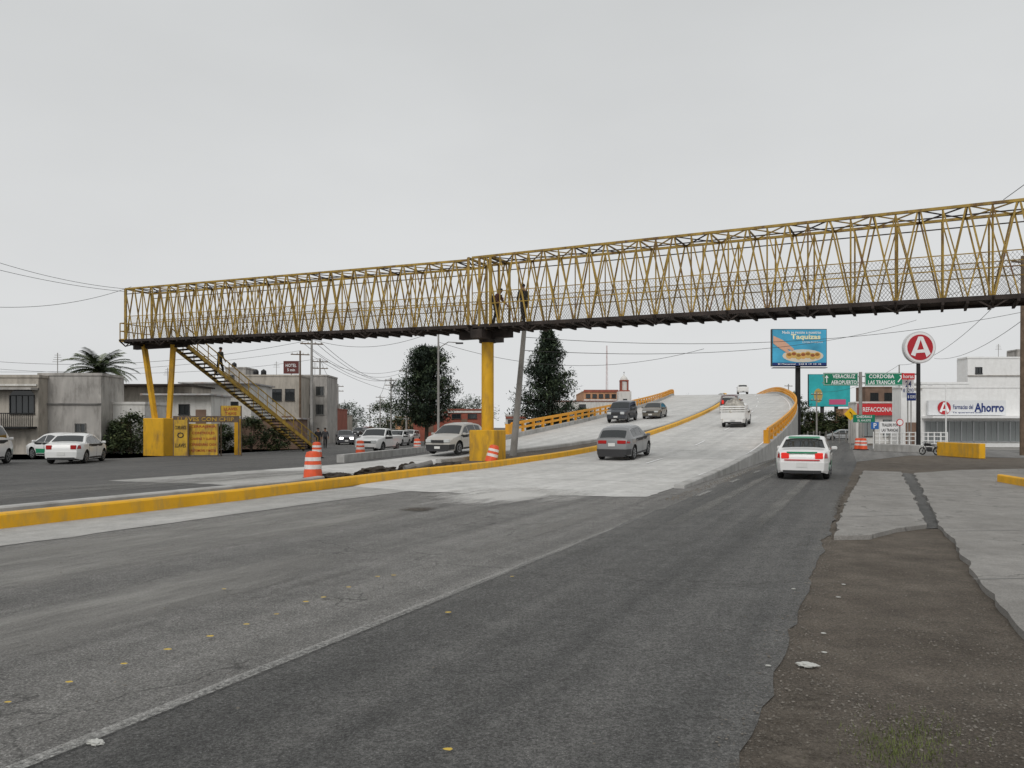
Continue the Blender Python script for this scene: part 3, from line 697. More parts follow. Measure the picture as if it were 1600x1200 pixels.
    if K.get('bed'):
        q=MB()
        for sg in(-1,1): q.box((-1.55,sg*(W/2-.05),.9),(1.9,.06,.5))
        q.box((-.62,0,.9),(.06,W-.06,.5)); q.build('bed_side',P,t)
        q=MB(); q.box((-2.5,0,.9),(.06,W-.04,.5)); q.build('tailgate',P,t)
    return t
WH=(.78,.78,.77)
def place(s,tt): return rd(s,tt,.02)
GREENP=flat('taxi_green',(.02,.25,.12),.35)
x_,y_=rxy(29.4,-1.95)
tx=make_car('taxi','white sedan taxi with green stripe and red tail lights on the slip road','taxi',(x_,y_,.01),HEAD+R(1),WH,'sedan',lights='brake',stripe=GREENP)
q=MB(); q.box((-2.235,0,.66),(.03,1.1,.035)); q.build('rear_stripe',M['red'],tx)
q=MB(); q.quad([(-.93,-.52,1.37),(-.93,.52,1.37),(-.70,.50,1.43),(-.70,-.50,1.43)]); q.build('green_roof_band',GREENP,tx)
q=MB(); q.box((-2.215,0,.91),(.05,.95,.05)); q.build('trunk_band',GREENP,tx)
p=place(37.5,-11.0); make_car('car','grey compact crossover car climbing the ramp beside the yellow kerb','car',p,HEAD,(.22,.225,.23),'suv',pitch=R(3.2),trimlow='dark')
p=place(61,-9.0+.27)
tr=make_car('pickup_truck','white pickup truck loaded with tarp covered cargo climbing the overpass','truck',p,hd(61),WH,'pickup',pitch=R(4.3))
q=MB()
for sg in(-1,1):
    for k in range(5): q.box((-2.4+k*.44,sg*.86,1.35),(.05,.05,.5))
    for z in(1.25,1.42,1.58): q.box((-1.55,sg*.89,z),(1.9,.03,.09))
for z in(1.25,1.42,1.58): q.box((-2.52,0,z),(.03,1.75,.09))
q.build('stake_side',M['white'],tr)
bm=bmesh.new(); bmesh.ops.create_icosphere(bm,subdivisions=4,radius=1)
for v_ in bm.verts:
    nn=noise.noise(v_.co*2.2)*.22+noise.noise(v_.co*6)*.08; v_.co*=1+nn; v_.co=Vector((v_.co.x*.95-1.55,v_.co.y*.8,v_.co.z*.75+1.35))
me=bpy.data.meshes.new('load'); bm.to_mesh(me); bm.free(); me.materials.append(mat('tarp',(.40,.38,.34),.8,var=.4,scale=2,grime=(.16,.14,.12),gamt=.9,gscale=3)); o=bpy.data.objects.new('covered_load',me); COL.objects.link(o)
o.location=p; o.rotation_euler=(0,-R(4.3),hd(61)); tag(o,'lumpy pale tarp covered load heaped on the white pickup truck','cargo')
for f_ in me.polygons: f_.use_smooth=True
make_car('car','dark red car partly hidden ahead of the loaded white pickup truck','car',place(79,-11.0),hd(79),(.07,.012,.012),'boxsuv',pitch=R(4.3),lights='brake')
make_car('pickup_truck','white pickup near the crest of the overpass, farthest vehicle up the ramp','truck',place(138,-10.3),hd(138),WH,'pickup',pitch=R(3))
make_car('car','black boxy off road car coming down the overpass lanes','car',place(66,-19.1),hd(66)+math.pi,(.04,.045,.055),'boxsuv',pitch=-R(4.3))
make_car('car','dull bronze sedan coming down the overpass beside the kerb','car',place(71,-17.2),hd(71)+math.pi,(.15,.135,.11),'sedan',pitch=-R(4.3))
make_car('car','silver crossover car waiting behind the yellow pillar base','car',(-3.1,43.2,.35),HEAD+math.pi,(.50,.48,.44),'suv',pitch=-R(2.5),trimlow='dark')
make_car('pickup_truck','white pickup truck facing the camera on the left avenue','truck',(-9.3,53.5,.01),R(-100),WH,'pickup')
make_car('car','small white car behind the white pickup on the left avenue','car',(-11.0,74,.01),R(-98),WH,'hatch')
make_car('car','car with blazing headlights far down the left avenue','car',(-17.0,78,.01),R(-72),(.08,.08,.09),'hatch',lights='front')
make_car('car','white sedan parked on the left with its tail to the camera','car',(-21.8,38.5,.01),R(102),WH,'sedan',group='vehicles parked on the left')
make_car('taxi','white and green taxi parked behind the white sedan on the left','taxi',(-25.0,42.6,.01),R(150),WH,'sedan',stripe=GREENP,group='vehicles parked on the left')
make_car('van','white van cut off by the left edge of the photo','van',(-25.0,35.5,.01),R(100),WH,'van',group='vehicles parked on the left')
make_car('car','silver hatchback far off on the right beyond the slip road','car',(44.5,104,.01),R(170),(.38,.39,.40),'hatch')
for (px,D,col,lab,kd) in((590,130,(.5,.5,.5),'pale car far along the avenue near the vanishing point','hatch'),(562,150,(.05,.05,.05),'dark car far along the avenue near the vanishing point','boxsuv'),(575,180,(.3,.05,.04),'reddish van farthest along the left avenue','van'),(640,88,(.6,.6,.58),'white hatchback behind the road drums on the avenue','hatch')):
    make_car('car',lab,'car',((px-800)/1200*D,D,.01),R(-100),col,kd)
def moto(loc,rz):
    t=thing('motorcycle','black motorcycle parked by the grey barrier on the right','motorcycle',loc,rz); t.scale=(.78,.78,.78)
    for x in(-.65,.65):
        q=MB()
        pts=[(x+.27*math.cos(a),0,.31+.27*math.sin(a)) for a in [k*2*math.pi/20 for k in range(21)]]
        q.tube(pts,.045,6,cap=False); w=q.build('tyre',M['rubber'],t,smooth=True)
        q=MB(); q.lathe([(.05,-.05),(.05,.05)],(x,0,.31),10,axis='y')
        for k in range(6): a=k*math.pi/3; q.beam((x,0,.31),(x+.25*math.cos(a),0,.31+.25*math.sin(a)),.012)
        q.build('rim',M['trim'],w)
    q=MB(); q.tube([(.65,.0,.31),(.45,0,.85),(.38,0,1.0)],.03,8); q.tube([(.38,0,.85),(0,0,.75),(-.5,0,.7),(-.65,0,.31)],.03,8); q.tube([(.4,0,.8),(.15,0,.3),(-.3,0,.3),(-.5,0,.68)],.03,8); q.build('frame',M['trim'],t,smooth=True)
    q=MB(); q.tube([(.36,-.36,1.02),(.38,-.12,1.06),(.38,.12,1.06),(.36,.36,1.02)],.018,6); q.build('handlebar',M['trim'],t,smooth=True)
    for nm,c_,s_,m_ in(('fuel_tank',(.17,0,.84),(.45,.26,.22),M['black']),('engine',(.02,0,.48),(.36,.28,.34),M['trim']),('seat',(-.32,0,.82),(.62,.24,.1),M['black']),('headlight',(.5,0,.9),(.14,.18,.18),M['lamp']),('rear_fender',(-.66,0,.68),(.34,.14,.08),M['black'])):
        bm=bmesh.new(); bmesh.ops.create_cube(bm,size=1); bmesh.ops.subdivide_edges(bm,edges=bm.edges,cuts=3,use_grid_fill=True)
        for v_ in bm.verts:
            d_=v_.co.normalized()*.62; v_.co=v_.co*.55+d_*.45; v_.co=Vector((v_.co.x*s_[0]+c_[0],v_.co.y*s_[1]+c_[1],v_.co.z*s_[2]+c_[2]))
        me=bpy.data.meshes.new(nm); bm.to_mesh(me); bm.free(); me.materials.append(m_); o=bpy.data.objects.new(nm,me); COL.objects.link(o); o.parent=t
moto((26.2,48.2,.02),R(112))
# ------------------------------------------------------------- drums
def drum(loc,label,s=1.0,rz=0):
    t=thing('traffic_drum',label,'traffic drum',loc,rz,'orange and white traffic drums'); t.scale=(s,s,s)
    q=MB(); q.lathe([(.30,.06),(.285,.30),(.27,.34),(.262,.56),(.25,.60),(.235,.80),(.20,.90),(.10,.93)],n=20); q.build('drum_body',M['orange'],t,smooth=True)
    for z0,z1,r0,r1 in((.36,.50,.275,.267),(.62,.74,.255,.246)):
        q=MB(); q.lathe([(r0,z0),(r1,z1)],n=20); q.build('reflective_band',M['drumwhite'],t,smooth=True)
    q=MB(); q.lathe([(.40,.0),(.40,.05),(.31,.09)],n=16); q.build('rubber_base',M['rubber'],t,smooth=True)
    return t
drum(gnd(489,753)+Vector((0,0,.06)),'orange and white drum on the median, nearest to the camera')
drum(gnd(495,716),'orange and white drum directly behind the nearest drum, by the stair foot')
p=gnd(767,727); drum((p.x,p.y-1.0,.1),'orange and white drum leaning against the yellow pillar base',.95,.3).rotation_euler=(0,R(14),.3)
drum(gnd(652,705),'orange and white drum right of the white pickup on the avenue')
drum(gnd(563,711),'orange and white drum beside the long grey barrier, left of the white pickup')
drum(gnd(1341,703),'left one of the paired orange and white drums on the right junction',1.0)
drum(gnd(1349,703.5),'right one of the paired orange and white drums on the right junction',1.0)
def heap(loc,rx,ry,h,label,m=None,cat='heap',rz=0,name='soil_heap'):
    bm=bmesh.new(); bmesh.ops.create_icosphere(bm,subdivisions=4,radius=1)
    cs,sn_=math.cos(rz),math.sin(rz)
    for v_ in bm.verts:
        k_=1+noise.noise(v_.co*3+Vector(loc))*.35+noise.noise(v_.co*9)*.2; v_.co*=k_
        x=v_.co.x*rx; y=v_.co.y*ry; v_.co=Vector((x*cs-y*sn_,x*sn_+y*cs,max(-.05,v_.co.z)*h))
    me=bpy.data.meshes.new(name); bm.to_mesh(me); bm.free(); me.materials.append(m or M['soil']); o=bpy.data.objects.new(name,me); COL.objects.link(o); o.location=loc
    return tag(o,label,cat)
for px,py,rx,ry,h,lab in((525,750,.7,.5,.18,'low dark soil heap right of the nearest drum'),(590,744,1.1,.6,.28,'dark soil heap on the median, second from the nearest drum'),(640,738,.6,.4,.3,'small dark soil heap in the middle of the median heaps'),(700,732,1.2,.5,.2,'long dark soil heap just left of the pillar base'),(838,716,1.6,.6,.35,'dark soil heap on the median right of the pillar')):
    p=gnd(px,py); heap((p.x,p.y,.05),rx,ry,h,lab,rz=HEAD)
for px,py in((632,741),(660,735),(645,740)):
    p=gnd(px,py); q=MB(); q.tube([(0,0,0),(.35,.25,.1)],.12,10); o=q.build('broken_pipe',M['concrete_dark']); o.location=(p.x,p.y,.2); tag(o,'broken piece of concrete pipe lying on the median heaps','pipe','broken pipes on the median')
def crumple(px,py,r,m,label,fl=.4,name='litter',grp=None):
    bm=bmesh.new(); bmesh.ops.create_icosphere(bm,subdivisions=3,radius=1)
    for v_ in bm.verts:
        v_.co*=1+noise.noise(v_.co*2.5+Vector((px,py,0)))*.6; v_.co=Vector((v_.co.x*r*1.7,v_.co.y*r,v_.co.z*r*fl))
    me=bpy.data.meshes.new(name); bm.to_mesh(me); bm.free(); me.materials.append(m); o=bpy.data.objects.new(name,me); COL.objects.link(o)
    o.location=gnd(px,py)+Vector((0,0,.012+r*fl*.6)); o.rotation_euler=(0,0,-.4); return tag(o,label,'litter',grp)
pw=flat('crumpled_plastic',(.50,.50,.47),.4); 
crumple(1262,1043,.04,pw,'crumpled whitish plastic litter on the dirt shoulder in the lower right')
for px,py in((1288,1022),(1200,1043),(1240,922),(1318,915),(1310,935),(1287,992)): crumple(px,py,.012,pw,'tiny pale scrap of litter on the dirt shoulder',grp='tiny scraps on the shoulder')
crumple(150,1165,.03,pw,'pale paper scrap on the asphalt in the lower left')
ly=flat('yellow_leaf',(.60,.42,.07),.8)
for px,py in((12,1105),(108,1073),(193,1044),(262,1021),(328,1000),(385,981),(432,965),(478,945),(545,922),(590,905),(505,938),(700,962),(350,925),(615,903),(800,905),(700,1180)):
    b=MB(); a0=random.random()*6; r=random.uniform(.016,.026)
    b.quad([(r*1.5*math.cos(a0+k*math.pi/3)*random.uniform(.7,1.1),r*math.sin(a0+k*math.pi/3)*random.uniform(.7,1.1),0) for k in range(6)])
    o=b.build('fallen_leaf',ly); o.location=gnd(px,py)+Vector((0,0,.034)); tag(o,'tiny fallen yellow leaf lying on the dark asphalt','leaf','fallen yellow leaves on the asphalt')
# ------------------------------------------------------------- vegetation
def leafcloud(pts,nleaf,lsz,spread,droop=0,asp=.35):
    b=MB()
    for (c_,r,mi) in pts:
        for _ in range(nleaf):
            d_=Vector((random.gauss(0,1),random.gauss(0,1),random.gauss(0,.8)))*r*.5
            p=c_+d_; a=random.random()*6.283; el=random.uniform(-.5,.9)-droop
            dr=Vector((math.cos(a)*math.cos(el),math.sin(a)*math.cos(el),math.sin(el)))
            l=lsz*random.uniform(.6,1.4); sd_=dr.cross(Vector((random.random()-.5,random.random()-.5,1))).normalized()*l*asp
            b.quad([p-dr*l*.5,p+sd_*.5,p+dr*l*.5,p-sd_*.5],mi if random.random()<.8 else random.randint(0,2))
    return b
def conifer(name,label,base,H,rad,seed,nl=34,levels=46,ex=.75,f00=.12):
    random.seed(seed)
    t=thing(name,label,'tree',base,0,None)
    q=MB(); q.tube([(0,0,-.1),(.1,0,H*.35),(0,.1,H*.7),(.05,0,H*.96)],[H*.022,H*.016,H*.009,.02],8); q.build('trunk',M['bark'],t,smooth=True)
    pts=[]; lim=MB()
    for i in range(levels):
        f=f00+(1-f00)*(i/levels); z=H*f
        prof=min(1,(f-f00)*5+.4)*(1-f)**ex+.04
        for k in range(6):
            a=random.random()*6.283; r=rad*prof*random.uniform(.6,1.1)*(1+.5*noise.noise(Vector((math.cos(a)*1.6,math.sin(a)*1.6,f*8+seed))))
            lift=r*random.uniform(.05,.5)
            lim.tube([(0,0,z),(math.cos(a)*r*.5,math.sin(a)*r*.5,z+lift*.3),(math.cos(a)*r*.9,math.sin(a)*r*.9,z+lift*.9)],[.05,.03,.012],4,cap=False)
            mi=random.choice((0,0,1,1,2))
            for j in range(3):
                ff=.35+.32*j; pts.append((Vector((math.cos(a)*r*ff,math.sin(a)*r*ff,z+lift*ff)),.30+.2*r*.5,mi))
    lim.build('limbs',M['bark'],t)
    leafcloud(pts,nl,.36,1,droop=-.2,asp=.30).build('crown',[M['leafd'],M['leafm'],M['leafl']],t,fix=False)
conifer('conifer_tree','broad dark conifer tree left of the pillar behind the lamp pole',(at(666,672,78).x,78,0),9.8,3.9,3,nl=30,ex=.42,f00=.2)
conifer('conifer_tree','tall pointed dark conifer tree right of the yellow pillar',(at(856,672,75).x,75,0),11.2,3.9,11,nl=30,ex=.75,f00=.1)
def bushy(name,label,base,H,rad,seed,mats,trunk=.25,n=60,nl=60,ls=.16,cat='bush',group=None):
    random.seed(seed); t=thing(name,label,cat,base,0,group)
    q=MB(); q.tube([(0,0,-.05),(.05,.05,H*trunk),(0,0,H*.6)],[rad*.05+.02,rad*.04+.015,.01],6)
    pts=[]
    for _ in range(n):
        a=random.random()*6.283; f=random.random(); z=H*(trunk*.6+(1-trunk*.6)*f*.92)
        rr=rad*math.sqrt(random.random())*(math.sin(math.pi*min(1,.2+f*.72)))*(1+.25*noise.noise(Vector((a,f*3,seed))))
        p=Vector((math.cos(a)*rr,math.sin(a)*rr,z)); pts.append((p,rad*.24,random.choice((0,1,1,2))))
        if random.random()<.2: q.tube([(0,0,H*trunk*.6),p*.9],[.03,.01],4,cap=False)
    q.build('trunk',M['bark'],t); leafcloud(pts,nl,ls,1,asp=.6).build('crown' if cat=='tree' else 'foliage',mats,t,fix=False)
BM_=[M['busha'],M['bushb'],M['bushc']]
def gl(px,D): return ((px-800)/1200*D,D,0)
bushy('bush','dark leafy bush left of the yellow pier base',gl(205,51),2.8,1.5,21,BM_,.1,60,70)
bushy('bush','low bush next to the parked taxi on the left',gl(178,52),2.3,1.2,22,BM_,.1,45,70)
bushy('bush','leafy bush under the middle of the stairs',gl(392,58),2.6,1.4,23,BM_,.1,50,70)
bushy('bush','smaller bush at the foot of the stairs',gl(432,59),1.9,1.3,24,BM_,.1,45,70)
bushy('bush','green shrub at the lower stair end beside the dark gate',gl(350,57),2.0,1.1,25,BM_,.1,45,70)
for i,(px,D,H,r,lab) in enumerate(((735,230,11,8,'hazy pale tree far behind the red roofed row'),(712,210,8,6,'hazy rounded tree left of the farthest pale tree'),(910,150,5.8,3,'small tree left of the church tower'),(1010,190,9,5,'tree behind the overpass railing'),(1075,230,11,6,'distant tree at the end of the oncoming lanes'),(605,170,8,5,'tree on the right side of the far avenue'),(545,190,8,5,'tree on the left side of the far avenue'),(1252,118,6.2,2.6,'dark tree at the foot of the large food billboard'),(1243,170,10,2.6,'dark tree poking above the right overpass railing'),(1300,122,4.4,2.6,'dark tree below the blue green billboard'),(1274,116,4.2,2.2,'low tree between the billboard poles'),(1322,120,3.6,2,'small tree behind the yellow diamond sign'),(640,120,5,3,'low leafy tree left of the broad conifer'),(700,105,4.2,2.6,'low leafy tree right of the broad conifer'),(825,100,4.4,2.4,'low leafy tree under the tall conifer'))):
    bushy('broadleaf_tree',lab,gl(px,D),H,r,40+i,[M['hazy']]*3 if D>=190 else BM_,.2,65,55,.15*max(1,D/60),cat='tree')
def palm(label,base,H,rad,seed):
    random.seed(seed); t=thing('palm_tree',label,'palm',base,0)
    q=MB(); q.tube([(0,0,0),(.1,0,H*.5),(0,0,H)],[.25,.2,.22],10); q.build('trunk',M['bark'],t,smooth=True)
    b=MB()
    for k in range(70):
        a=random.random()*6.283; el=random.uniform(-.6,1.3); pr=Vector((0,0,H)); L_=rad*random.uniform(.8,1.1); pp=[pr]
        for j in range(7):
            pr=pr+Vector((math.cos(a)*math.cos(el),math.sin(a)*math.cos(el),math.sin(el)))*L_/7; el-=.17; pp.append(pr)
        sdv=Vector((-math.sin(a),math.cos(a),0)); mi=random.randint(0,2)
        for j in range(0,7):
            for m_ in range(3):
                c0=pp[j].lerp(pp[j+1],m_/3) 
                for sg in(-1,1):
                    w=.5*math.sin((j+.6)/7.5*math.pi)+.1; tp=c0+sdv*sg*w+(pp[j+1]-pp[j])*.8-Vector((0,0,.2)); dd=(pp[j+1]-pp[j])*.14
                    b.quad([c0-dd,c0+dd,tp],mi)
    b.build('crown',BM_,t,fix=False)
palm('large palm tree with spiky crown rising behind the left white wall',gl(155,72),7.0,3.3,5)
palm('small palm top left of the large palm behind the wall',gl(113,80),5.9,1.9,6)
# ------------------------------------------------------------- buildings
def building(name,label,px0,px1,ytop,D,depth,wall,wins=(),doors=(),rz=0,parapet=True,roof=None,cat='building',bands=(),winmat=None,bars=False,over=.0,frame=None):
    X0=(px0-800)/1200*D; X1=(px1-800)/1200*D; w=X1-X0; h=EH-(ytop-HY)/1200*D; xc=(X0+X1)/2
    t=thing(name,label,cat,(xc,D,0),rz)
    cz=lambda py:EH-(py-HY)/1200*D
    cx=lambda px:(px-800)/1200*D-xc
    q=MB(); q.box((0,depth/2,h/2-.1),(w,depth,h+.2)); q.build('wall',wall,t)
    q=MB(); rm=roof or wall
    if parapet:
        q.box((0,.06,h+.09),(w+.16,.25,.18)); q.box((w/2-.02,depth/2,h+.09),(.2,depth-.3,.17)); q.box((-w/2+.02,depth/2,h+.09),(.2,depth-.3,.17))
    else: q.box((0,depth/2-over/2,h+.06),(w+.5,depth+over+.4,.12))
    q.build('roof',rm,t)
    for (a,b0,c_,d_) in wins:
        x0,x1,z1,z0=cx(a),cx(c_),cz(b0),cz(d_); fw=max(.05,D*.0006)
        q=MB(); 
        q.box(((x0+x1)/2,-.03,z1),(x1-x0+fw,.1,fw)); q.box(((x0+x1)/2,-.05,z0),(x1-x0+fw*2,.16,fw*1.3))
        for x in(x0,x1): q.box((x,-.03,(z0+z1)/2),(fw,.1,z1-z0))
        nb=3 if bars else 1
        for k in range(1,nb+1): q.box((x0+(x1-x0)*k/(nb+1),-.03,(z0+z1)/2),(fw*.5,.06,z1-z0))
        fr=q.build('window',frame or (M['trim'] if wall is not M['greywall'] else M['concrete_dark']),t)
        q=MB(); q.box(((x0+x1)/2,.0,(z0+z1)/2),(x1-x0-.01,.03,z1-z0-.01)); q.build('pane',winmat or M['glass'],fr)
    for (a,b0,c_,d_) in doors:
        x0,x1,z1,z0=cx(a),cx(c_),cz(b0),max(.02,cz(d_))
        q=MB(); q.box(((x0+x1)/2,-.02,(z0+z1)/2),(x1-x0,.07,z1-z0)); q.build('door',M['brown'],t)
    for (a,b0,c_,d_,m_) in bands:
        x0,x1,z1,z0=cx(a),cx(c_),cz(b0),cz(d_)
        q=MB(); q.box(((x0+x1)/2,-.05,(z0+z1)/2),(x1-x0,.12,z1-z0)); q.build('facade_band',m_,t)
    return t,cx,cz
t,cx,cz=building('house','beige flat roofed house with arched barred window at the left edge',-60,60,590,50,5,M['beige'],wins=[(16,618,54,646)],bars=True,bands=[(-60,600,58,603,M['whitewall'])])
q=MB(); n_=10; xc_=(cx(16)+cx(54))/2; rr=(cx(54)-cx(16))/2
q.quad([(xc_+rr*math.cos(math.pi*k/n_),-.02,cz(618)+rr*.55*math.sin(math.pi*k/n_)) for k in range(n_+1)]); q.build('arched_pane',M['glass'],t)
q=MB(); 
q.box(((cx(-60)+cx(58))/2,-.5,cz(646)),(cx(58)-cx(-60),.06,.06)); q.box(((cx(-60)+cx(58))/2,-.5,cz(668)),(cx(58)-cx(-60),1.0,.12))
for k in range(38): x=cx(-60)+(cx(58)-cx(-60))*k/37; q.box((x,-.5,cz(657)),(.03,.03,cz(646)-cz(668)))
q.build('balcony_railing',M['black'],t)
q=MB(); q.box(((cx(-60)+cx(60))/2,-.35,cz(608)),(cx(60)-cx(-60),.9,.14)); q.build('canopy_slab',M['greywall'],t)
building('house','blank weathered cement block wall house left of the yellow pier',61,158,587,51,3,M['greywall'],wins=[(118,662,134,676)],bands=[(61,630,158,632,M['concrete_dark'])])
building('house','low grey outbuilding beneath the black water tank',136,226,632,52.5,4,M['whitewall'],doors=[(183,660,205,705)])
building('shed','low shed with dark overhanging roof behind the yellow pier',168,300,604,62,4,M['beige'],parapet=False,roof=M['rust'],over=1.5,wins=[(232,640,255,660)])
building('house','low whitish lean-to with sheet roof between the pier and the stairs',232,330,618,58,4,M['whitewall'],parapet=False,roof=M['tin'],over=.6,wins=[(280,632,296,648)],doors=[(306,640,322,700)])
building('house','low pale house with tin roof behind the stairs',290,392,600,68,6,M['whitewall'],parapet=False,roof=M['tin'],over=.8,wins=[(300,650,318,672),(352,628,372,648)],doors=[(328,650,342,700)])
building('house','cream two storey house behind the stairs with roof tanks',384,468,588,80,5,M['beige'],wins=[(392,610,408,626),(420,608,440,626),(446,608,460,626),(400,645,420,662)],doors=[(440,650,455,690)])
building('house','tall grey concrete block building right of the stairs',466,511,588,84,5,M['greywall'],wins=[(474,604,484,618),(494,604,506,618),(474,632,486,648),(494,632,506,648),(478,660,490,680)],bars=True)
building('house','low brown fence wall building under the lower stairs',376,465,655,62,3,M['brown'],parapet=False,roof=M['tin'])
building('house','narrow rooftop room above the cream two storey house',352,384,576,86,4,M['greywall'],wins=[(358,586,366,596)])
def tank(px,py0,py1,D,label,m=None,z0=None):
    p=at(px,py1,D); h=(py1-py0)/1200*D; r=h*.42
    t=thing('water_tank',label,'water tank',p,0,'rooftop water tanks')
    q=MB(); q.lathe([(r*.97,0),(r,.05*h),(r*.96,.2*h),(r,.25*h),(r*.96,.42*h),(r,.46*h),(r*.97,.66*h),(r*.9,.78*h),(r*.5,.9*h),(r*.28,.93*h)],n=20); q.build('tank_body',m or M['tank'],t,smooth=True)
    q=MB(); q.lathe([(r*.3,.92*h),(r*.3,1*h),(r*.2,1.01*h)],n=14); q.build('lid',m or M['tank'],t,smooth=True)
tank(155,600,630,54,'large black plastic water tank on the low grey outbuilding')
tank(400,577,587,83,'small black tank on the cream house, left one'); tank(412,577,587,83,'small black tank on the cream house, right one')
tank(366,566,575,87,'black tank on the narrow rooftop room')
for px,py,D,lab in((90,586,52,'thin rooftop antenna on the blank cement house'),(262,603,63,'thin rooftop antenna on the dark roofed shed'),(335,599,69,'thin rooftop antenna on the pale tin roofed house'),(432,587,81,'thin rooftop antenna on the cream house'),(492,587,85,'thin rooftop antenna on the grey block building'),(1560,559,83,'thin rooftop antenna on the tall white building'),(1380,605,111,'thin rooftop antenna on the dark brown house')):
    p=at(px,py,D); t=thing('antenna',lab,'antenna',p); q=MB(); q.beam((0,0,0),(0,0,1.5),.04); q.build('mast',M['poleconc'],t); q=MB(); 
    for k in range(4): q.beam((-.35+.05*k,0,.9+.15*k),(.35-.05*k,0,.9+.15*k),.025)
    q.build('elements',M['poleconc'],t)
wallms=[M['whitewall'],M['beige'],M['orangewall'],M['redwall'],M['greywall']]
row=[(515,527,640,115,3,'left row of the avenue: narrow red front closest to the grey block building'),(526,539,650,150,1,'beige two storey house in the left avenue row'),(538,550,655,200,0,'small white house at the far end of the left avenue row'),
 (500,516,632,125,1,'tan house partly hidden behind the grey block building'),
 (618,640,652,150,2,'orange house at the far right side of the avenue'),(592,606,661,230,4,'small grey house at the very end of the avenue'),(604,618,656,190,0,'whitish house near the end of the avenue, right side'),
 (646,700,645,98,3,'red fronted shop below the broad conifer'),(700,752,641,96,3,'long red shop with pale band left of the pillar'),(790,822,650,92,0,'low white building just right of the pillar')]
for (a,b_,yt,D,mi,lab) in row:
    w=b_-a
    building('house',lab,a,b_,yt,D,7,wallms[mi],wins=[(a+w*.12,yt+6,a+w*.38,yt+13),(a+w*.6,yt+6,a+w*.86,yt+13)],doors=[(a+w*.4,yt+14,a+w*.58,675)],bands=[(a,yt+1,b_,yt+4,M['redwall'] if mi==0 else M['whitewall'])])
building('building','white hall with red upper storey left of the church tower',912,966,612,170,20,M['orangewall'],wins=[(916+i*10,616,922+i*10,622) for i in range(5)],bands=[(912,609,966,613,M['redwall']),(912,624,966,628,M['whitewall'])])
building('building','long low white wall with roof behind the oncoming cars',862,962,627,150,12,M['whitewall'],parapet=False,roof=M['redwall'],wins=[(880,632,890,640),(905,632,915,640)])
building('building','low white building behind the overpass crest on the left',990,1060,626,200,12,M['whitewall'])
D=165; t=thing('church_tower','white and red church tower with arched belfry and small dome','church tower',gl(975,D))
u=D/1200
q=MB(); q.box((0,0,(EH+(668-612)*u)/2),(20*u,20*u,EH+(668-612)*u)); q.build('base',M['whitewall'],t)
q=MB(); z0=EH+56*u; 
for sx in(-1,1):
    for sy in(-1,1): q.box((sx*5*u,sy*5*u,z0+8*u),(2.5*u,2.5*u,16*u))
q.box((0,0,z0+17*u),(13*u,13*u,2*u)); q.box((0,0,z0+1*u),(16*u,16*u,2*u)); q.build('belfry',M['redwall'],t)
q=MB(); q.box((0,0,z0+8*u),(10*u,10*u,14*u)); q.build('bell_chamber',M['whitewall'],t)
q=MB(); q.lathe([(6*u,z0+18*u),(5.6*u,z0+20.5*u),(3.8*u,z0+23*u),(1.4*u,z0+25*u),(.5*u,z0+27*u)],n=14); q.build('dome',M['whitewall'],t,smooth=True)
q=MB(); q.box((0,0,z0+29*u),(.5*u,.5*u,5*u)); q.box((0,0,z0+30*u),(2.4*u,.5*u,.5*u)); q.build('cross',M['trim'],t)
q=MB(); q.box((0,-10.2*u,z0-16*u),(6*u,.3,9*u)); q.build('window',M['glass'],t)
def mast(px,y0,D,label,w=.5):
    t=thing('radio_mast',label,'mast',gl(px,D)); H=EH+(668-y0)/1200*D; q=MB()
    for a in range(3): q.beam((math.cos(a*2.09)*w,math.sin(a*2.09)*w,0),(math.cos(a*2.09)*w*.3,math.sin(a*2.09)*w*.3,H),.07)
    q.build('mast_legs',M['redwall'],t); q=MB()
    for k in range(int(H/1.5)):
        f=k*1.5/H; f2=(k+1)*1.5/H; r=w*(1-.7*f); r2=w*(1-.7*f2)
        for a in range(3): q.beam((math.cos(a*2.09)*r,math.sin(a*2.09)*r,f*H),(math.cos((a+1)*2.09)*r2,math.sin((a+1)*2.09)*r2,min(1,f2)*H),.04)
    q.build('mast_bracing',M['white'],t)
mast(948,540,220,'thin red and white radio mast behind the church hall')
def emblem(parent,x0,z0,r,y,redm):
    q=MB(); q.lathe([(r,y),(r,y-.02)],(x0,0,z0),40,axis='y'); q.build('logo_disc',redm,parent)
    q=MB(); yy=y-.035; S=lambda a,b_:(x0+a*r,yy,z0+b_*r)
    q.quad([S(-.16,.84),S(.10,.84),S(-.40,-.70),S(-.74,-.58)])
    q.quad([S(.02,.60),S(.10,.84),S(.22,.80),S(.80,-.50),S(.48,-.78)])
    yy=y-.04
    q.quad([S(-.42,-.22),S(.30,-.16),S(.42,-.40),S(-.50,-.46)])
    q.build('logo_letter',M['signwhite'],parent)
# right side: shallow volumes so that their flanks do not hide what stands behind
t,cx,cz=building('pharmacy','white pharmacy with wide glass front and round red logo on the right',1408,1640,606,68,1.6,M['white'],winmat=M['shopglass'],frame=M['chrome'],
  wins=[(1445+i*19,658,1463+i*19,690) for i in range(8)],doors=[(1415,660,1432,694)],bands=[(1408,606,1440,609,M['greywall'])])
q=MB(); q.box(((cx(1440)+cx(1600))/2,-.9,cz(652)),(cx(1600)-cx(1440),1.8,.2)); q.build('awning',M['signwhite'],t)
q=MB(); q.box(((cx(1446)+cx(1566))/2,-.35,cz(637.5)),(cx(1566)-cx(1446),.3,cz(626)-cz(649))); sb=q.build('sign_board',flat('sign_grey',(.72,.73,.74),.5),t)
navy=flat('sign_navy',(.01,.03,.16),.5); deepred=flat('deep_red',(.46,.02,.03),.5)
emblem(t,cx(1470),cz(637.5),.58,-.53,deepred)
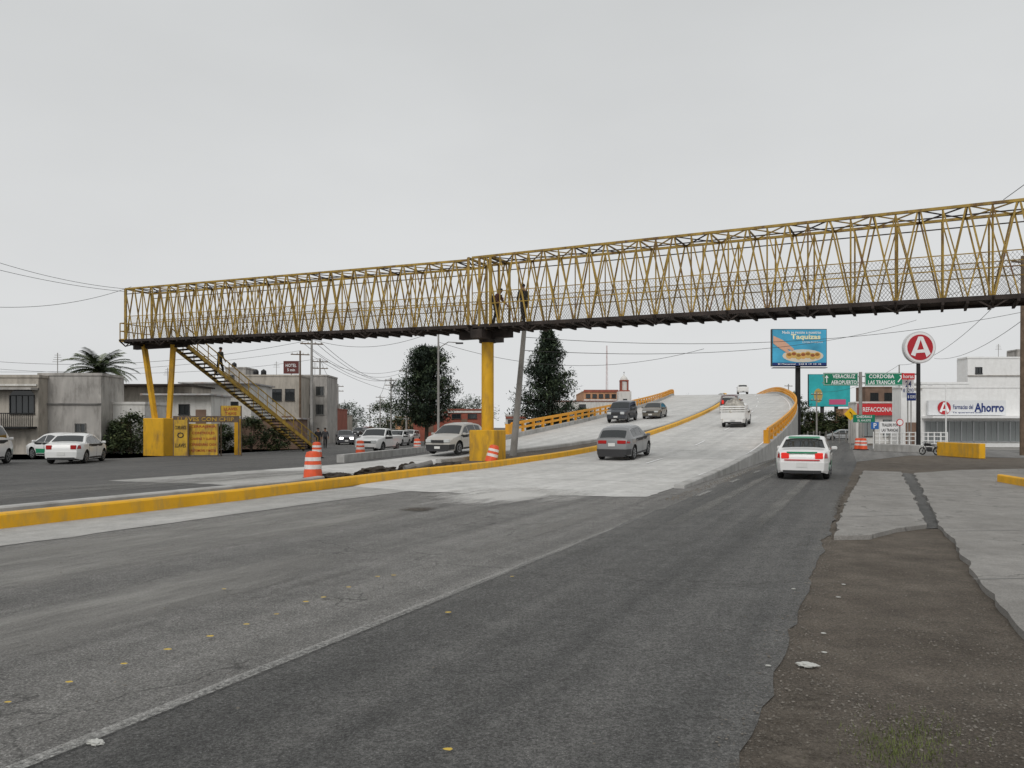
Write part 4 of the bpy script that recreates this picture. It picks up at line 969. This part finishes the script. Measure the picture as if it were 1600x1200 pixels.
text('Farmacias del',t,cx(1499.5),cz(636),cx(1515)-cx(1484),.40,navy,y=-.52)
text('Ahorro',t,cx(1540),cz(637),cx(1563)-cx(1517),.80,navy,y=-.52,bold=.03)
text('Te queremos bien',t,cx(1506),cz(645),cx(1530)-cx(1484),.16,navy,y=-.52)
building('building','stepped white upper floor set back on the left part of the pharmacy',1440,1514,600,73,1.5,M['white'],wins=[(1450,603,1456,606)])
building('building','tall plain white building rising behind the pharmacy',1512,1700,560,82,2,M['white'],wins=[(1524,574,1534,584)],bands=[(1512,586,1700,588,M['greywall'])])
building('building','grey apartment block partly seen at the right edge of the photo',1590,1760,548,90,2,M['greywall'],wins=[(1596,560,1606,574),(1596,585,1606,600)])
building('building','dark brown two storey house behind the green road signs',1352,1412,606,110,3,M['brown'],wins=[(1360,614,1372,626),(1382,614,1396,626)],bands=[(1352,628,1412,631,M['whitewall'])])
building('building','pale low shop row below the blue green billboard',1268,1346,658,128,3,M['beige'],wins=[(1272,662,1282,672),(1300,662,1312,672)],doors=[(1286,662,1294,680),(1318,662,1330,680)],bands=[(1268,658,1346,661,M['redwall'])])
building('building','orange fronted workshop between the shop row and the brown house',1318,1352,640,132,3,M['orangewall'],wins=[(1324,646,1334,654)],doors=[(1336,650,1346,680)])
t,cx,cz=building('shop','white shop with red banner left of the pharmacy',1338,1410,630,84,2,M['whitewall'],wins=[(1345,656,1365,682),(1380,656,1400,682)],winmat=M['shopglass'])
q=MB(); q.box(((cx(1338)+cx(1407))/2,-.4,cz(640)),(cx(1407)-cx(1338),.3,cz(631)-cz(649))); q.build('banner',M['red'],t)
text('REFACCIONARIA',t,(cx(1340)+cx(1405))/2,cz(640),3.9,.5,M['signwhite'],y=-.57)
D=58; t=thing('pole_sign','tall round red and white letter A sign on a black pole','sign',gl(1436,D)); u=D/1200; zc_=EH+125*u; r=25*u
q=MB(); q.lathe([(.16,-.1),(.14,zc_-r)],(0,.1,0),14); q.build('pole',M['black'],t,smooth=True)
q=MB(); q.lathe([(r,-.12),(r,.2)],(0,0,zc_),40,axis='y'); q.build('disc',flat('disc_grey',(.6,.6,.6),.5),t)
q=MB(); q.lathe([(r*.93,-.15),(r*.93,-.125)],(0,0,zc_),40,axis='y'); q.build('disc_face',M['signwhite'],t)
emblem(t,0,zc_,r*.80,-.155,deepred)
D=112; t=thing('billboard','large blue billboard with hand holding tacos and word Taquizas','billboard',gl(1249,D),R(0)); u=D/1200; zb=EH+(668-571)*u; zt=EH+(668-515)*u; w=84*u
q=MB(); q.lathe([(.4,0),(.35,zb+1)],(0,.6,0),16); q.build('pole',M['black'],t,smooth=True)
q=MB(); q.box((0,.3,(zb+zt)/2),(w+.2,.5,zt-zb+.2)); q.box((0,.0,zb-.35),(w,.9,.1)); q.build('frame',M['trim'],t)
q=MB(); q.box((0,0,(zb+zt)/2),(w,.08,zt-zb)); q.build('panel',M['billblue'],t)
text('Nada se resiste a nuestras',t,.3,zt-.40,w*.72,.42,M['signwhite'],y=-.06); text('Taquizas',t,.9,zt-1.15,w*.55,.95,flat('cream_lettering',(.85,.8,.5)),y=-.06,bold=.03); text('COTIZA TU EVENTO',t,1.9,zt-1.85,w*.38,.22,M['signwhite'],y=-.06)
q=MB(); q.box((0,-.05,zb+.2),(w,.03,.4)); q.build('footer_strip',navy,t); text('El Manantial   228 8 19 10 18',t,0,zb+.2,w*.8,.22,M['signwhite'],y=-.075)
q=MB(); q.quad([(.5+3.0*math.cos(k*.314),-.052,zb+1.4+.95*math.sin(k*.314)) for k in range(20)]); q.build('printed_plate',flat('plate_print',(.66,.60,.50)),t)
random.seed(5)
for k in range(7):
    x=-1.5+k*.68; dz=.12*math.sin(k*2.1); q=MB(); q.quad([(x+.5*math.cos(j*.4),-.062-.002*k,zb+1.45+dz+.5*math.sin(j*.4)) for j in range(16)]); q.build('printed_taco',flat('taco_print',(.68-.05*(k%3),.40,.12)),t)
    q=MB(); q.quad([(x+.32*math.cos(j*.4)+.04*math.cos(j*3),-.078-.002*k,zb+1.58+dz+.22*math.sin(j*.4)) for j in range(16)]); q.build('printed_filling',flat('filling_print',(.30,.09 if k%2 else .14,.03)),t)
q=MB(); sk=flat('hand_print',(.66,.38,.26))
q.quad([(-3.85,-.10,zt-.9),(-3.85,-.10,zt-2.0),(-3.1,-.10,zt-2.6),(-2.3,-.10,zt-3.1),(-1.7,-.10,zt-3.5),(-1.4,-.10,zt-3.35),(-1.8,-.10,zt-2.8),(-1.0,-.10,zt-3.1),(-.8,-.10,zt-2.85),(-1.7,-.10,zt-2.1),(-2.5,-.10,zt-1.5)]); q.build('printed_hand',sk,t)
D=135; t=thing('billboard','turquoise and pink advertising board behind the green road signs','billboard',gl(1296,D)); u=D/1200
q=MB(); q.box((0,0,EH+58*u),(64*u,.2,50*u)); q.build('panel',M['teal'],t)
q=MB(); q.box((0,.3,EH+58*u),(65*u,.3,51*u)); q.box((-10*u,.4,EH+16*u),(.5,.5,36*u+3)); q.box((12*u,.4,EH+16*u),(.5,.5,36*u+3)); q.build('frame',M['trim'],t)
q=MB(); cxx=-18*u; q.quad([(cxx+7*u*math.cos(k*.5),-.13,EH+50*u+11*u*math.sin(k*.5)) for k in range(12)]); q.build('printed_figure',flat('print_yellow',(.5,.36,.12)),t)
q=MB(); q.box((12*u,-.13,EH+40*u),(26*u,.04,8*u)); q.build('printed_block',flat('print_pink',(.55,.10,.22)),t)
D=70; t=thing('road_sign','pair of green direction signs reading Veracruz and Cordoba on one grey post','road sign',gl(1346,D)); u=D/1200
Z=lambda py:EH-(py-668)*u
X=lambda px:(px-1346)*u
q=MB(); q.lathe([(.17,0),(.14,Z(581))],(0,.2,0),14); q.build('post',M['poleconc'],t,smooth=True)
q=MB(); q.box((0,.16,Z(588)),(X(1410)-X(1290),.08,.1)); q.box((0,.16,Z(598)),(X(1410)-X(1290),.08,.1)); q.build('crossbar',M['poleconc'],t)
for a,b_,l1,l2,ar in((1287,1341,'VERACRUZ','AEROPUERTO',-1),(1352,1412,'CORDOBA','LAS TRANCAS',1)):
    xm=(X(a)+X(b_))/2; w=X(b_)-X(a)
    q=MB(); q.box((xm,.06,Z(592.5)),(w,.05,Z(582.5)-Z(602.5))); pn=q.build('sign_panel',M['signgreen'],t)
    q=MB()
    for zz in(Z(583)-.04,Z(602)+.04): q.box((xm,.03,zz),(w-.06,.012,.025))
    for xx in(X(a)+.04,X(b_)-.04): q.box((xx,.03,Z(592.5)),(.025,.012,Z(583)-Z(602)-.1))
    q.build('border',M['signwhite'],pn)
    sh=.28 if ar<0 else -.25
    text(l1,t,xm+sh,Z(588),w*.66,.36,M['signwhite'],y=.02,bold=.02); text(l2,t,xm+sh,Z(597.3),w*.74 if ar<0 else w*.7,.36,M['signwhite'],y=.02,bold=.02)
    q=MB(); xa=xm+ar*w*.41
    if ar<0: q.box((xa,.02,Z(594)),(.08,.012,.45)); q.quad([(xa-.17,.018,Z(590.5)),(xa+.17,.018,Z(590.5)),(xa,.018,Z(586))])
    else: q.beam((xa-.2,.02,Z(597)),(xa+.12,.02,Z(590)),.012,.09); q.quad([(xa-.06,.018,Z(586.5)),(xa+.24,.018,Z(586)),(xa+.22,.018,Z(592.5))])
    q.build('arrow',M['signwhite'],t)
def post_sign(name,label,px,py,w,h,D,m,txts=(),tm=None,shape='rect',grp=None,pm=None):
    t=thing(name,label,'sign',gl(px,D),0,grp); u=D/1200; z=EH-(py-668)*u; W_,H_=w*u,h*u
    q=MB(); q.lathe([(.045,0),(.045,z+H_/2)],(0,.06,0),8); q.build('post',pm or M['poleconc'],t,smooth=True)
    q=MB()
    if shape=='rect': q.box((0,0,z),(W_,.04,H_))
    elif shape=='diamond': q.box((0,0,z),(W_*.72,.04,W_*.72),mtx=Matrix.Rotation(R(45),3,'Y'))
    else: q.lathe([(W_/2,-.02),(W_/2,.02)],(0,0,z),24,axis='y')
    q.build('sign_panel',m,t)
    if shape=='disc':
        q=MB(); q.lathe([(W_*.38,-.03),(W_*.38,-.022)],(0,0,z),24,axis='y'); q.build('disc_face',M['signwhite'],t)
    for (s_,dy,fw,fh) in txts: text(s_,t,0,z+dy*u,W_*fw,H_*fh,tm or M['signwhite'],y=-.04)
    return t,z,u
post_sign('road_sign','small green sign with white arrow below the diamond sign',1350,654,34,12,60,M['signgreen'],[('CHEDRAUI',2.8,.7,.34),('EL AHUETE',-3,.6,.26)])
t,z,u=post_sign('road_sign','yellow diamond curve warning sign near the drums',1329,647,20,20,62,flat('diamond_yellow',(.8,.48,.01)),shape='diamond')
q=MB(); q.tube([(.1,-.04,z-.25),(.1,-.04,z),(-.1,-.04,z+.2)],.03,6); q.build('arrow',M['black'],t)
post_sign('road_sign','white notice board reading Las Trancas beside the white railing',1390,668,30,18,56,M['signwhite'],[('TRAILERS POR',4,.85,.26),('LAS TRANCAS',-4,.85,.26)],tm=M['black'])
post_sign('road_sign','round red rimmed prohibition sign on a thin post',1406,660,11,11,55,M['red'],shape='disc')
post_sign('road_sign','small blue parking sign left of the white notice board',1367,665,12,11,58,M['signblue'],[('P',0,.4,.7)])
post_sign('shop_sign','white and red pharmacy hours board by the black sign pole',1419,602,18,38,64,M['signwhite'],[('24',2,.5,.25),('8 3293',-8,.9,.16)],tm=navy)
post_sign('shop_sign','small red panel reading horas above the pharmacy board',1419,588,20,10,63.5,M['red'],[('horas',0,.8,.6)])
post_sign('shop_sign','dark blue shop panel beside the black sign pole',1424,620,14,12,63,navy,[('8 3293',0,.85,.4)])
post_sign('billboard','small dark red advertising board above the grey block building',455,574,24,20,80,flat('dark_sign',(.12,.03,.025)),[('HOTEL',3,.7,.25),('5 min',-4,.5,.22)])
def board(name,label,px0,px1,py0,py1,D,m,lines,tm,legs=True,rz=0):
    pxc=(px0+px1)/2; t=thing(name,label,'sign',gl(pxc,D),rz); u=D/1200; Z=lambda py:EH-(py-668)*u; w=(px1-px0)*u
    q=MB(); q.box((0,0,(Z(py0)+Z(py1))/2),(w,.06,Z(py0)-Z(py1))); q.build('panel',m,t)
    if legs:
        q=MB()
        for sx in(-1,1): q.box((sx*(w/2+.03),.02,Z(py0)/2),(.06,.06,Z(py0)))
        q.build('frame',M['wood'],t)
    for (s_,py,fw,fh,*cc) in lines: text(s_,t,0,Z(py),w*fw,fh*u,cc[0] if cc else tm,y=-.045)
    return t
redt=flat('red_lettering',(.34,.04,.02),.6)
D=49
board('locksmith_board','large yellow locksmith board with red lettering beside the yellow pier',296,340,662,711,46.3,M['signyellow'],[('CERRAJERIA',667,.9,5),('CONTROLES',676.5,.8,4),('CHAPAS Y LLAVES',685.5,.9,4),('CERRADURAS CASA',694.5,.92,4),('AUTOMOVIL Y MOTO',704,.9,4)],redt)
board('locksmith_board','narrow black and yellow sign with key picture against the yellow pier',272,293,656,712,46.0,M['signyellow'],[('COBRANOS',668,.85,6),('O',680,.5,9),('LLAVES',696,.8,6)],M['black'])
board('locksmith_sign','long thin brown sign reading llaves con chip above the yellow board',272,372,650,660,46.6,M['wood'],[('LLAVES CON CHIP',655,.88,6)],M['signyellow'])
board('locksmith_sign','small square yellow sign at the right top of the locksmith stand',346,376,634,650,46.9,M['signyellow'],[('LLAVES',639,.7,4.5),('TAXIS',646,.6,4)],redt)
q=MB(); q.box((0,0,1.15),(.3,.3,2.3)); o=q.build('yellow_post',M['pier_yellow']); o.location=gl(371,49); tag(o,'short yellow post right of the locksmith board','post')
def bar(a,b_,h,w,m,label,name='concrete_barrier',cat='barrier'):
    p=gnd(*a);q_=gnd(*b_); b=MB(); b.beam(p+Vector((0,0,h/2)),q_+Vector((0,0,h/2)),w,h); o=b.build(name,m); bv=o.modifiers.new('b','BEVEL'); bv.width=.03; return tag(o,label,cat)
bar((1468,712),(1535,717),.85,.35,M['kerb_yellow'],'yellow painted concrete barrier right of the motorcycle')
bar((1368,705),(1440,708),.55,.35,M['concrete'],'grey concrete barrier left of the motorcycle')
bar((1562,756),(1700,782),.30,.16,M['kerb_yellow'],'raised yellow kerb stub at the right edge of the photo',name='kerb',cat='kerb')
t=thing('railing','white metal railing in front of the pharmacy forecourt','railing',(0,0,0))
p0=gnd(1365,701);p1=gnd(1480,703)
for z in(.35,.7,1.05,1.35): q=MB(); q.beam(p0+up*z,p1+up*z,.06,.07); q.build('rail',M['white'],t)
for k in range(13): q=MB(); p=p0.lerp(p1,k/12); q.beam(p,p+up*1.4,.08,.08); q.build('post',M['white'],t)
t=thing('railing','dark wire fence along the far side of the slip road','railing',(0,0,0))
p0=at(1262,690,96);p0.z=0;p1=at(1345,690,84);p1.z=0
for z in(.3,.7,1.1): q=MB(); q.beam(p0+up*z,p1+up*z,.04,.04); q.build('rail',M['poleconc'],t)
for k in range(9): q=MB(); p=p0.lerp(p1,k/8); q.beam(p,p+up*1.3,.1,.1); q.build('post',M['poleconc'],t)
# ------------------------------------------------------------- poles and cables
def pole(px,y0,D,label,r=.15,arms=1,lean=0,m=None,name='utility_pole',cat='utility pole',lamp=0,base=None):
    H=EH+(668-y0)/1200*D; b0=Vector(gl(px,D)) ; t=thing(name,label,cat,b0,0)
    q=MB(); q.tube([(0,0,-.1),(lean*.5,0,H*.5),(lean,0,H)],[r,r*.82,r*.62],12); q.build('shaft',m or M['poleconc'],t,smooth=True)
    for k in range(arms):
        q=MB(); z=H-.4-k*.8; q.box((lean*z/H,0,z),(1.9,.1,.1),R(20))
        q.build('crossarm',M['wood'],t)
        for x in(-.8,-.3,.3,.8):
            q=MB(); q.lathe([(.04,0),(.06,.08),(.03,.16)],(lean*z/H+x*math.cos(R(20)),x*math.sin(R(20)),z+.05),8); q.build('insulator',M['whitewall'],t)
    for k in range(lamp):
        sg=1 if k==0 else -1; q=MB(); q.tube([(lean,0,H-1.5),(lean+sg*.8,0,H-1.0),(lean+sg*1.5,0,H-1.05)],.04,6); q.build('lamp_arm',M['poleconc'],t); q=MB(); q.box((lean+sg*1.7,0,H-1.1),(.6,.22,.12)); q.build('lamp_head',M['trim'],t)
    return b0+Vector((lean,0,H))
T1=pole(801,512,40.5,'leaning grey concrete pole just right of the yellow pillar',.19,0,lean=.62)
T2=pole(685,515,62,'slim grey street light pole in front of the broad conifer',.11,0,lamp=1,name='street_light',cat='street light')
T3=pole(487,530,66,'concrete utility pole at the foot of the stairs',.15,1)
T4=pole(500,560,92,'utility pole behind the stair foot, with crossarm',.15,2)
T5=pole(469,548,80,'dark thin utility pole beside the small red billboard',.14,1,m=M['wood'])
T6=pole(611,590,120,'utility pole on the right side of the avenue',.16,2)
T7=pole(594,618,165,'farther utility pole along the avenue',.16,2)
T8=pole(528,600,130,'utility pole on the left side of the avenue',.16,2)
T9=pole(1598,400,48,'tall brown utility pole at the right edge of the photo',.17,1,m=M['wood'])
T10=pole(1232,600,150,'thin pole beside the right overpass railing',.14,1)
T11=pole(1405,570,90,'grey street light pole behind the green road signs',.11,0,lamp=1,name='street_light',cat='street light')
T12=pole(635,575,100,'utility pole left of the broad conifer',.14,1)
T13=pole(578,632,220,'small far utility pole near the vanishing point of the avenue',.18,2)
T14=pole(700,600,105,'thin utility pole right of the broad conifer',.13,1)
T15=pole(1276,612,108,'utility pole between the two roadside billboards',.13,2)
T16=pole(1478,600,64,'thin white post in front of the pharmacy',.06,0,m=M['white'],name='lamp_post',cat='post')
def cable(a,b_,sag,r,label,grp='overhead cables'):
    a=Vector(a);b_=Vector(b_); pts=[a.lerp(b_,k/24)-up*(sag*4*(k/24)*(1-k/24)) for k in range(25)]
    q=MB(); q.tube(pts,r,5); return tag(q.build('overhead_cable',M['cable'],smooth=True),label,'cable',grp)
cable(at(-40,398,40),at(205,452,49),.3,.013,'upper of three thin cables reaching the left end of the footbridge')
cable(at(-40,412,40),at(200,456,49),.2,.013,'middle of three thin cables reaching the left end of the footbridge')
cable(at(-40,478,40),at(205,448,49),.5,.013,'lowest of three thin cables reaching the left end of the footbridge')
cable(at(-60,560,70),at(487,531,66),1.2,.016,'sagging cable from the left edge to the pole by the stairs')
cable(at(-60,572,75),T4,1.2,.016,'second sagging cable from the left edge behind the palm')
cable(at(-60,580,80),T5,.8,.016,'lowest sagging cable from the left edge above the roofs')
for i,(dx) in enumerate((-.8,.3,.8)): cable(T3+Vector((dx,.2,-.3)),T6+Vector((dx,0,-.4)),1.2,.02,'cable running from the stair pole down the avenue, '+('left','middle','right')[i]+' strand')
for i,(dx) in enumerate((-.8,.8)): cable(T6+Vector((dx,0,-.3)),T7+Vector((dx,0,-.3)),1.0,.026,'cable between the two far avenue poles, '+('left','right')[i]+' strand')
cable(T8,T4,1.0,.022,'cable linking the poles on the left side of the avenue')
cable(T3,T2,1.0,.016,'cable from the stair pole to the street light by the conifer')
cable(T4,T12,1.2,.018,'cable from behind the stair foot to the pole left of the conifer')
cable(T3-up*.8,T12-up*.3,1.6,.016,'lower cable from the stair pole to the pole left of the conifer')
cable(T3-up*1.4,T14,2.0,.016,'lowest cable from the stair pole toward the pole right of the conifer')
cable(T2-up*1,at(1100,545,60),1.6,.016,'long cable from the street light passing behind the pillar')
cable(T1-up*1.2,at(1432,500,70),1.2,.016,'cable from the leaning pole rising towards the round sign')
cable(T1-up*.5,T9-up*3.5,1.0,.014,'long cable from the leaning pole to the right edge pole')
cable(T9-up*.6,at(1400,470,95),.8,.018,'cable leaving the right edge pole towards the distance')
cable(T9-up*1.2,T11,1.5,.018,'cable from the right edge pole to the street light behind the signs')
cable(at(1568,312,27),at(1640,260,22),.0,.012,'short dark cable rising from the footbridge top at the right edge')
cable(T9-up*4,at(1460,560,90),.8,.018,'lower cable leaving the right edge pole over the pharmacy')
cable(T15,T11,1.0,.018,'cable between the billboard pole and the street light behind the signs')
# ------------------------------------------------------------- people
def person(label,loc,rz,shirt,trou,lean=0,stride=.0,armf=.0,pack=None,cap=None,sc=1.0):
    J=[];E=[]
    def j(x,y,z,r,c_,par=None):
        J.append((Vector((x,y,z)),r,c_)); 
        if par is not None: E.append((par,len(J)-1))
        return len(J)-1
    l=lean
    pel=j(0,0,.93,.15,'t'); sp1=j(0,.12*l,1.10,.15,'s',pel); ch=j(0,.35*l,1.30,.18,'s',sp1); nk=j(0,.5*l,1.47-.06*l,.06,'k',ch); h0=j(0,.55*l+.015,1.56-.08*l,.08,'k',nk); h1=j(0,.6*l+.02,1.64-.1*l,.088,'k',h0); h2=j(0,.6*l+.01,1.69-.1*l,.065,'k',h1)
    for sg in(-1,1):
        k_=sg*stride
        hp=j(sg*.09,0,.86,.11,'t',pel); kn=j(sg*.10,.22*k_+.04,.50,.075,'t',hp); an=j(sg*.10,.40*k_-.02,.10,.055,'t',kn); j(sg*.11,.40*k_+.15,.045,.042,'b',an)
        sh=j(sg*.19,.38*l,1.38-.03*l,.078,'s',ch); el=j(sg*.25,.38*l-.10*k_+.06*armf,1.11,.06,'s',sh); wr_=j(sg*.25,.45*l-.12*k_+.26*armf+.05,.89+.12*armf,.036,'k',el)
        pa=j(sg*.25,.45*l-.12*k_+.30*armf+.06,.84+.12*armf,.032,'k',wr_)
        bp=J[pa][0]
        for q_ in range(4): 
            f1=j(bp.x-sg*.004,bp.y+(-.027+.018*q_),bp.z-.05,.0095,'k',pa); j(bp.x-sg*.018,bp.y+(-.027+.018*q_)+.006,bp.z-.05-(.03,.038,.036,.026)[q_],.008,'k',f1)
        th=j(bp.x-sg*.022,bp.y+.035,bp.z-.02,.011,'k',pa); j(bp.x-sg*.03,bp.y+.045,bp.z-.05,.009,'k',th)
    me=bpy.data.meshes.new('p'); me.from_pydata([q_[0] for q_ in J],E,[]); o=bpy.data.objects.new('p',me); COL.objects.link(o)
    o.modifiers.new('s','SKIN'); su=o.modifiers.new('u','SUBSURF'); su.levels=1; su.render_levels=1
    if not me.skin_vertices: 
        bpy.context.view_layer.objects.active=o; bpy.ops.mesh.customdata_skin_add()
    for i,q_ in enumerate(J): me.skin_vertices[0].data[i].radius=(q_[1],q_[1]*(.8 if q_[2] in 'st' and q_[1]>.1 else 1)); me.skin_vertices[0].data[i].use_root=(i==0)
    bpy.context.view_layer.update(); dg=bpy.context.evaluated_depsgraph_get(); m2=bpy.data.meshes.new_from_object(o.evaluated_get(dg)); bpy.data.objects.remove(o)
    m2.materials.clear()
    for m_ in(trou,shirt,M['skin'],M['black']): m2.materials.append(m_)
    idx={'t':0,'s':1,'k':2,'b':3}
    for f_ in m2.polygons:
        f_.use_smooth=True; best=min(J,key=lambda q_:(q_[0]-f_.center).length-q_[1]*.5); f_.material_index=idx[best[2]]
    t=thing('person',label,'person',loc,rz); t.scale=(sc,sc,sc)
    o=bpy.data.objects.new('body',m2); COL.objects.link(o); o.parent=t
    hc=J[h1][0]
    q=MB(); q.lathe([(.094,-.01),(.103,.03),(.094,.065),(.06,.095),(.02,.106)],(hc.x,hc.y-.012,hc.z),14); q.build('hair' if not cap else 'cap',cap or M['hair'],t,smooth=True)
    q=MB(); q.box((hc.x,hc.y+.092,hc.z-.02),(.024,.03,.035)); q.box((hc.x,hc.y+.082,hc.z-.065),(.045,.012,.01))
    for sg in(-1,1): q.box((hc.x+sg*.088,hc.y,hc.z-.01),(.015,.03,.05))
    q.build('facial_features',M['skin'],t)
    q=MB()
    for sg in(-1,1): q.box((hc.x+sg*.03,hc.y+.083,hc.z+.005),(.018,.01,.01))
    q.build('eyes',M['black'],t)
    if pack:
        c_=J[ch][0]; q=MB(); q.box((c_.x,c_.y-.23,c_.z-.08),(.32,.2,.44)); o=q.build('backpack',pack,None); bv=o.modifiers.new('b','BEVEL'); bv.width=.05; bv.segments=3
        o.location=loc; o.rotation_euler=(0,0,rz); tag(o,'dark backpack worn by the stooping walker on the footbridge','backpack')
    return t
bd=math.atan2((C-B).y,(C-B).x)
def onb(px):
    n_=perp(B,C)*W2*.4
    for k in range(2000):
        p=B+n_+(C-B)*(k/2000.0-.05)
        if 800+p.x/p.y*1200>=px: return Vector((p.x,p.y,p.z+.10))
greyc=flat('grey_jacket',(.05,.05,.055),.8); darkc=flat('dark_clothes',(.014,.014,.017),.8); redc=flat('maroon_shirt',(.09,.025,.025),.8)
person('person in maroon top stooping forward on the footbridge above the pillar',onb(774),bd-R(90),redc,darkc,lean=.45,stride=.5,armf=.6,pack=darkc,sc=1.04)
person('person in black clothes standing on the footbridge, right of the stooping walker',onb(818),bd-R(90)+R(150),darkc,darkc,stride=.35,lean=.08,sc=1.1)
ps=sp(.27,0,.04); person('person in olive jacket walking down the footbridge stairs',ps,R(-30),flat('olive_jacket',(.03,.03,.02),.8),darkc,stride=.45,armf=.5,lean=.1,cap=darkc,sc=1.12)
person('pedestrian in dark clothes standing by the distant stair foot',gl(497,60),R(180),darkc,darkc,stride=.2)
person('pedestrian in grey walking beside the distant stair foot',gl(508,64),R(200),greyc,darkc,stride=.5)
# ------------------------------------------------------------- world, sun, camera
w=bpy.data.worlds.new("World"); scene.world=w; w.use_nodes=True; nt=w.node_tree; L=nt.links
bg=nt.nodes['Background']; bg.inputs[1].default_value=.1
sky=nd(nt,'ShaderNodeTexSky',sky_type='NISHITA'); sky.sun_disc=False; sky.sun_elevation=R(42); sky.sun_rotation=R(200); sky.dust_density=5
hs=nd(nt,'ShaderNodeHueSaturation'); hs.inputs['Saturation'].default_value=.1; L.new(sky.outputs[0],hs.inputs['Color'])
tc=nd(nt,'ShaderNodeTexCoord'); sx=nd(nt,'ShaderNodeSeparateXYZ'); L.new(tc.outputs['Generated'],sx.inputs[0])
rp_=nd(nt,'ShaderNodeValToRGB'); e=rp_.color_ramp.elements; e[0].position=0; e[0].color=(.76,.77,.775,1); e[1].position=.6; e[1].color=(.60,.615,.62,1)
L.new(sx.outputs[2],rp_.inputs[0])
mp=nd(nt,'ShaderNodeMapping'); mp.inputs['Scale'].default_value=(1,1,2.5); L.new(tc.outputs['Generated'],mp.inputs[0])
nz=nd(nt,'ShaderNodeTexNoise'); nz.inputs['Scale'].default_value=1.6; nz.inputs['Detail'].default_value=5; L.new(mp.outputs[0],nz.inputs[0])
nr=nd(nt,'ShaderNodeValToRGB'); nr.color_ramp.elements[0].position=.3; nr.color_ramp.elements[1].position=.7; nr.color_ramp.elements[0].color=(.94,.94,.94,1); nr.color_ramp.elements[1].color=(1.05,1.05,1.05,1); L.new(nz.outputs[0],nr.inputs[0])
ml=nd(nt,'ShaderNodeMixRGB',blend_type='MULTIPLY'); ml.inputs[0].default_value=1; L.new(rp_.outputs[0],ml.inputs[1]); L.new(nr.outputs[0],ml.inputs[2])
sc=nd(nt,'ShaderNodeVectorMath',operation='SCALE'); L.new(ml.outputs[0],sc.inputs[0]); sc.inputs['Scale'].default_value=10
mx=nd(nt,'ShaderNodeMixRGB'); mx.inputs[0].default_value=.93; L.new(hs.outputs[0],mx.inputs[1]); L.new(sc.outputs[0],mx.inputs[2]); L.new(mx.outputs[0],bg.inputs[0])
sl=bpy.data.lights.new('sun','SUN'); sl.energy=1.2; sl.angle=R(30); sl.color=(1,.97,.93); so=bpy.data.objects.new('sun',sl); COL.objects.link(so)
so.rotation_euler=(R(48),0,R(-20))
cam=bpy.data.cameras.new('camera'); cam.sensor_width=36; cam.lens=27; cam.shift_y=68/1600; cam.clip_end=8000; cam.clip_start=.05
co=bpy.data.objects.new('camera',cam); COL.objects.link(co); co.location=(0,0,EH); co.rotation_euler=(R(90),0,0); scene.camera=co
scene.view_settings.view_transform='Standard'; scene.view_settings.look='None'; scene.view_settings.exposure=0
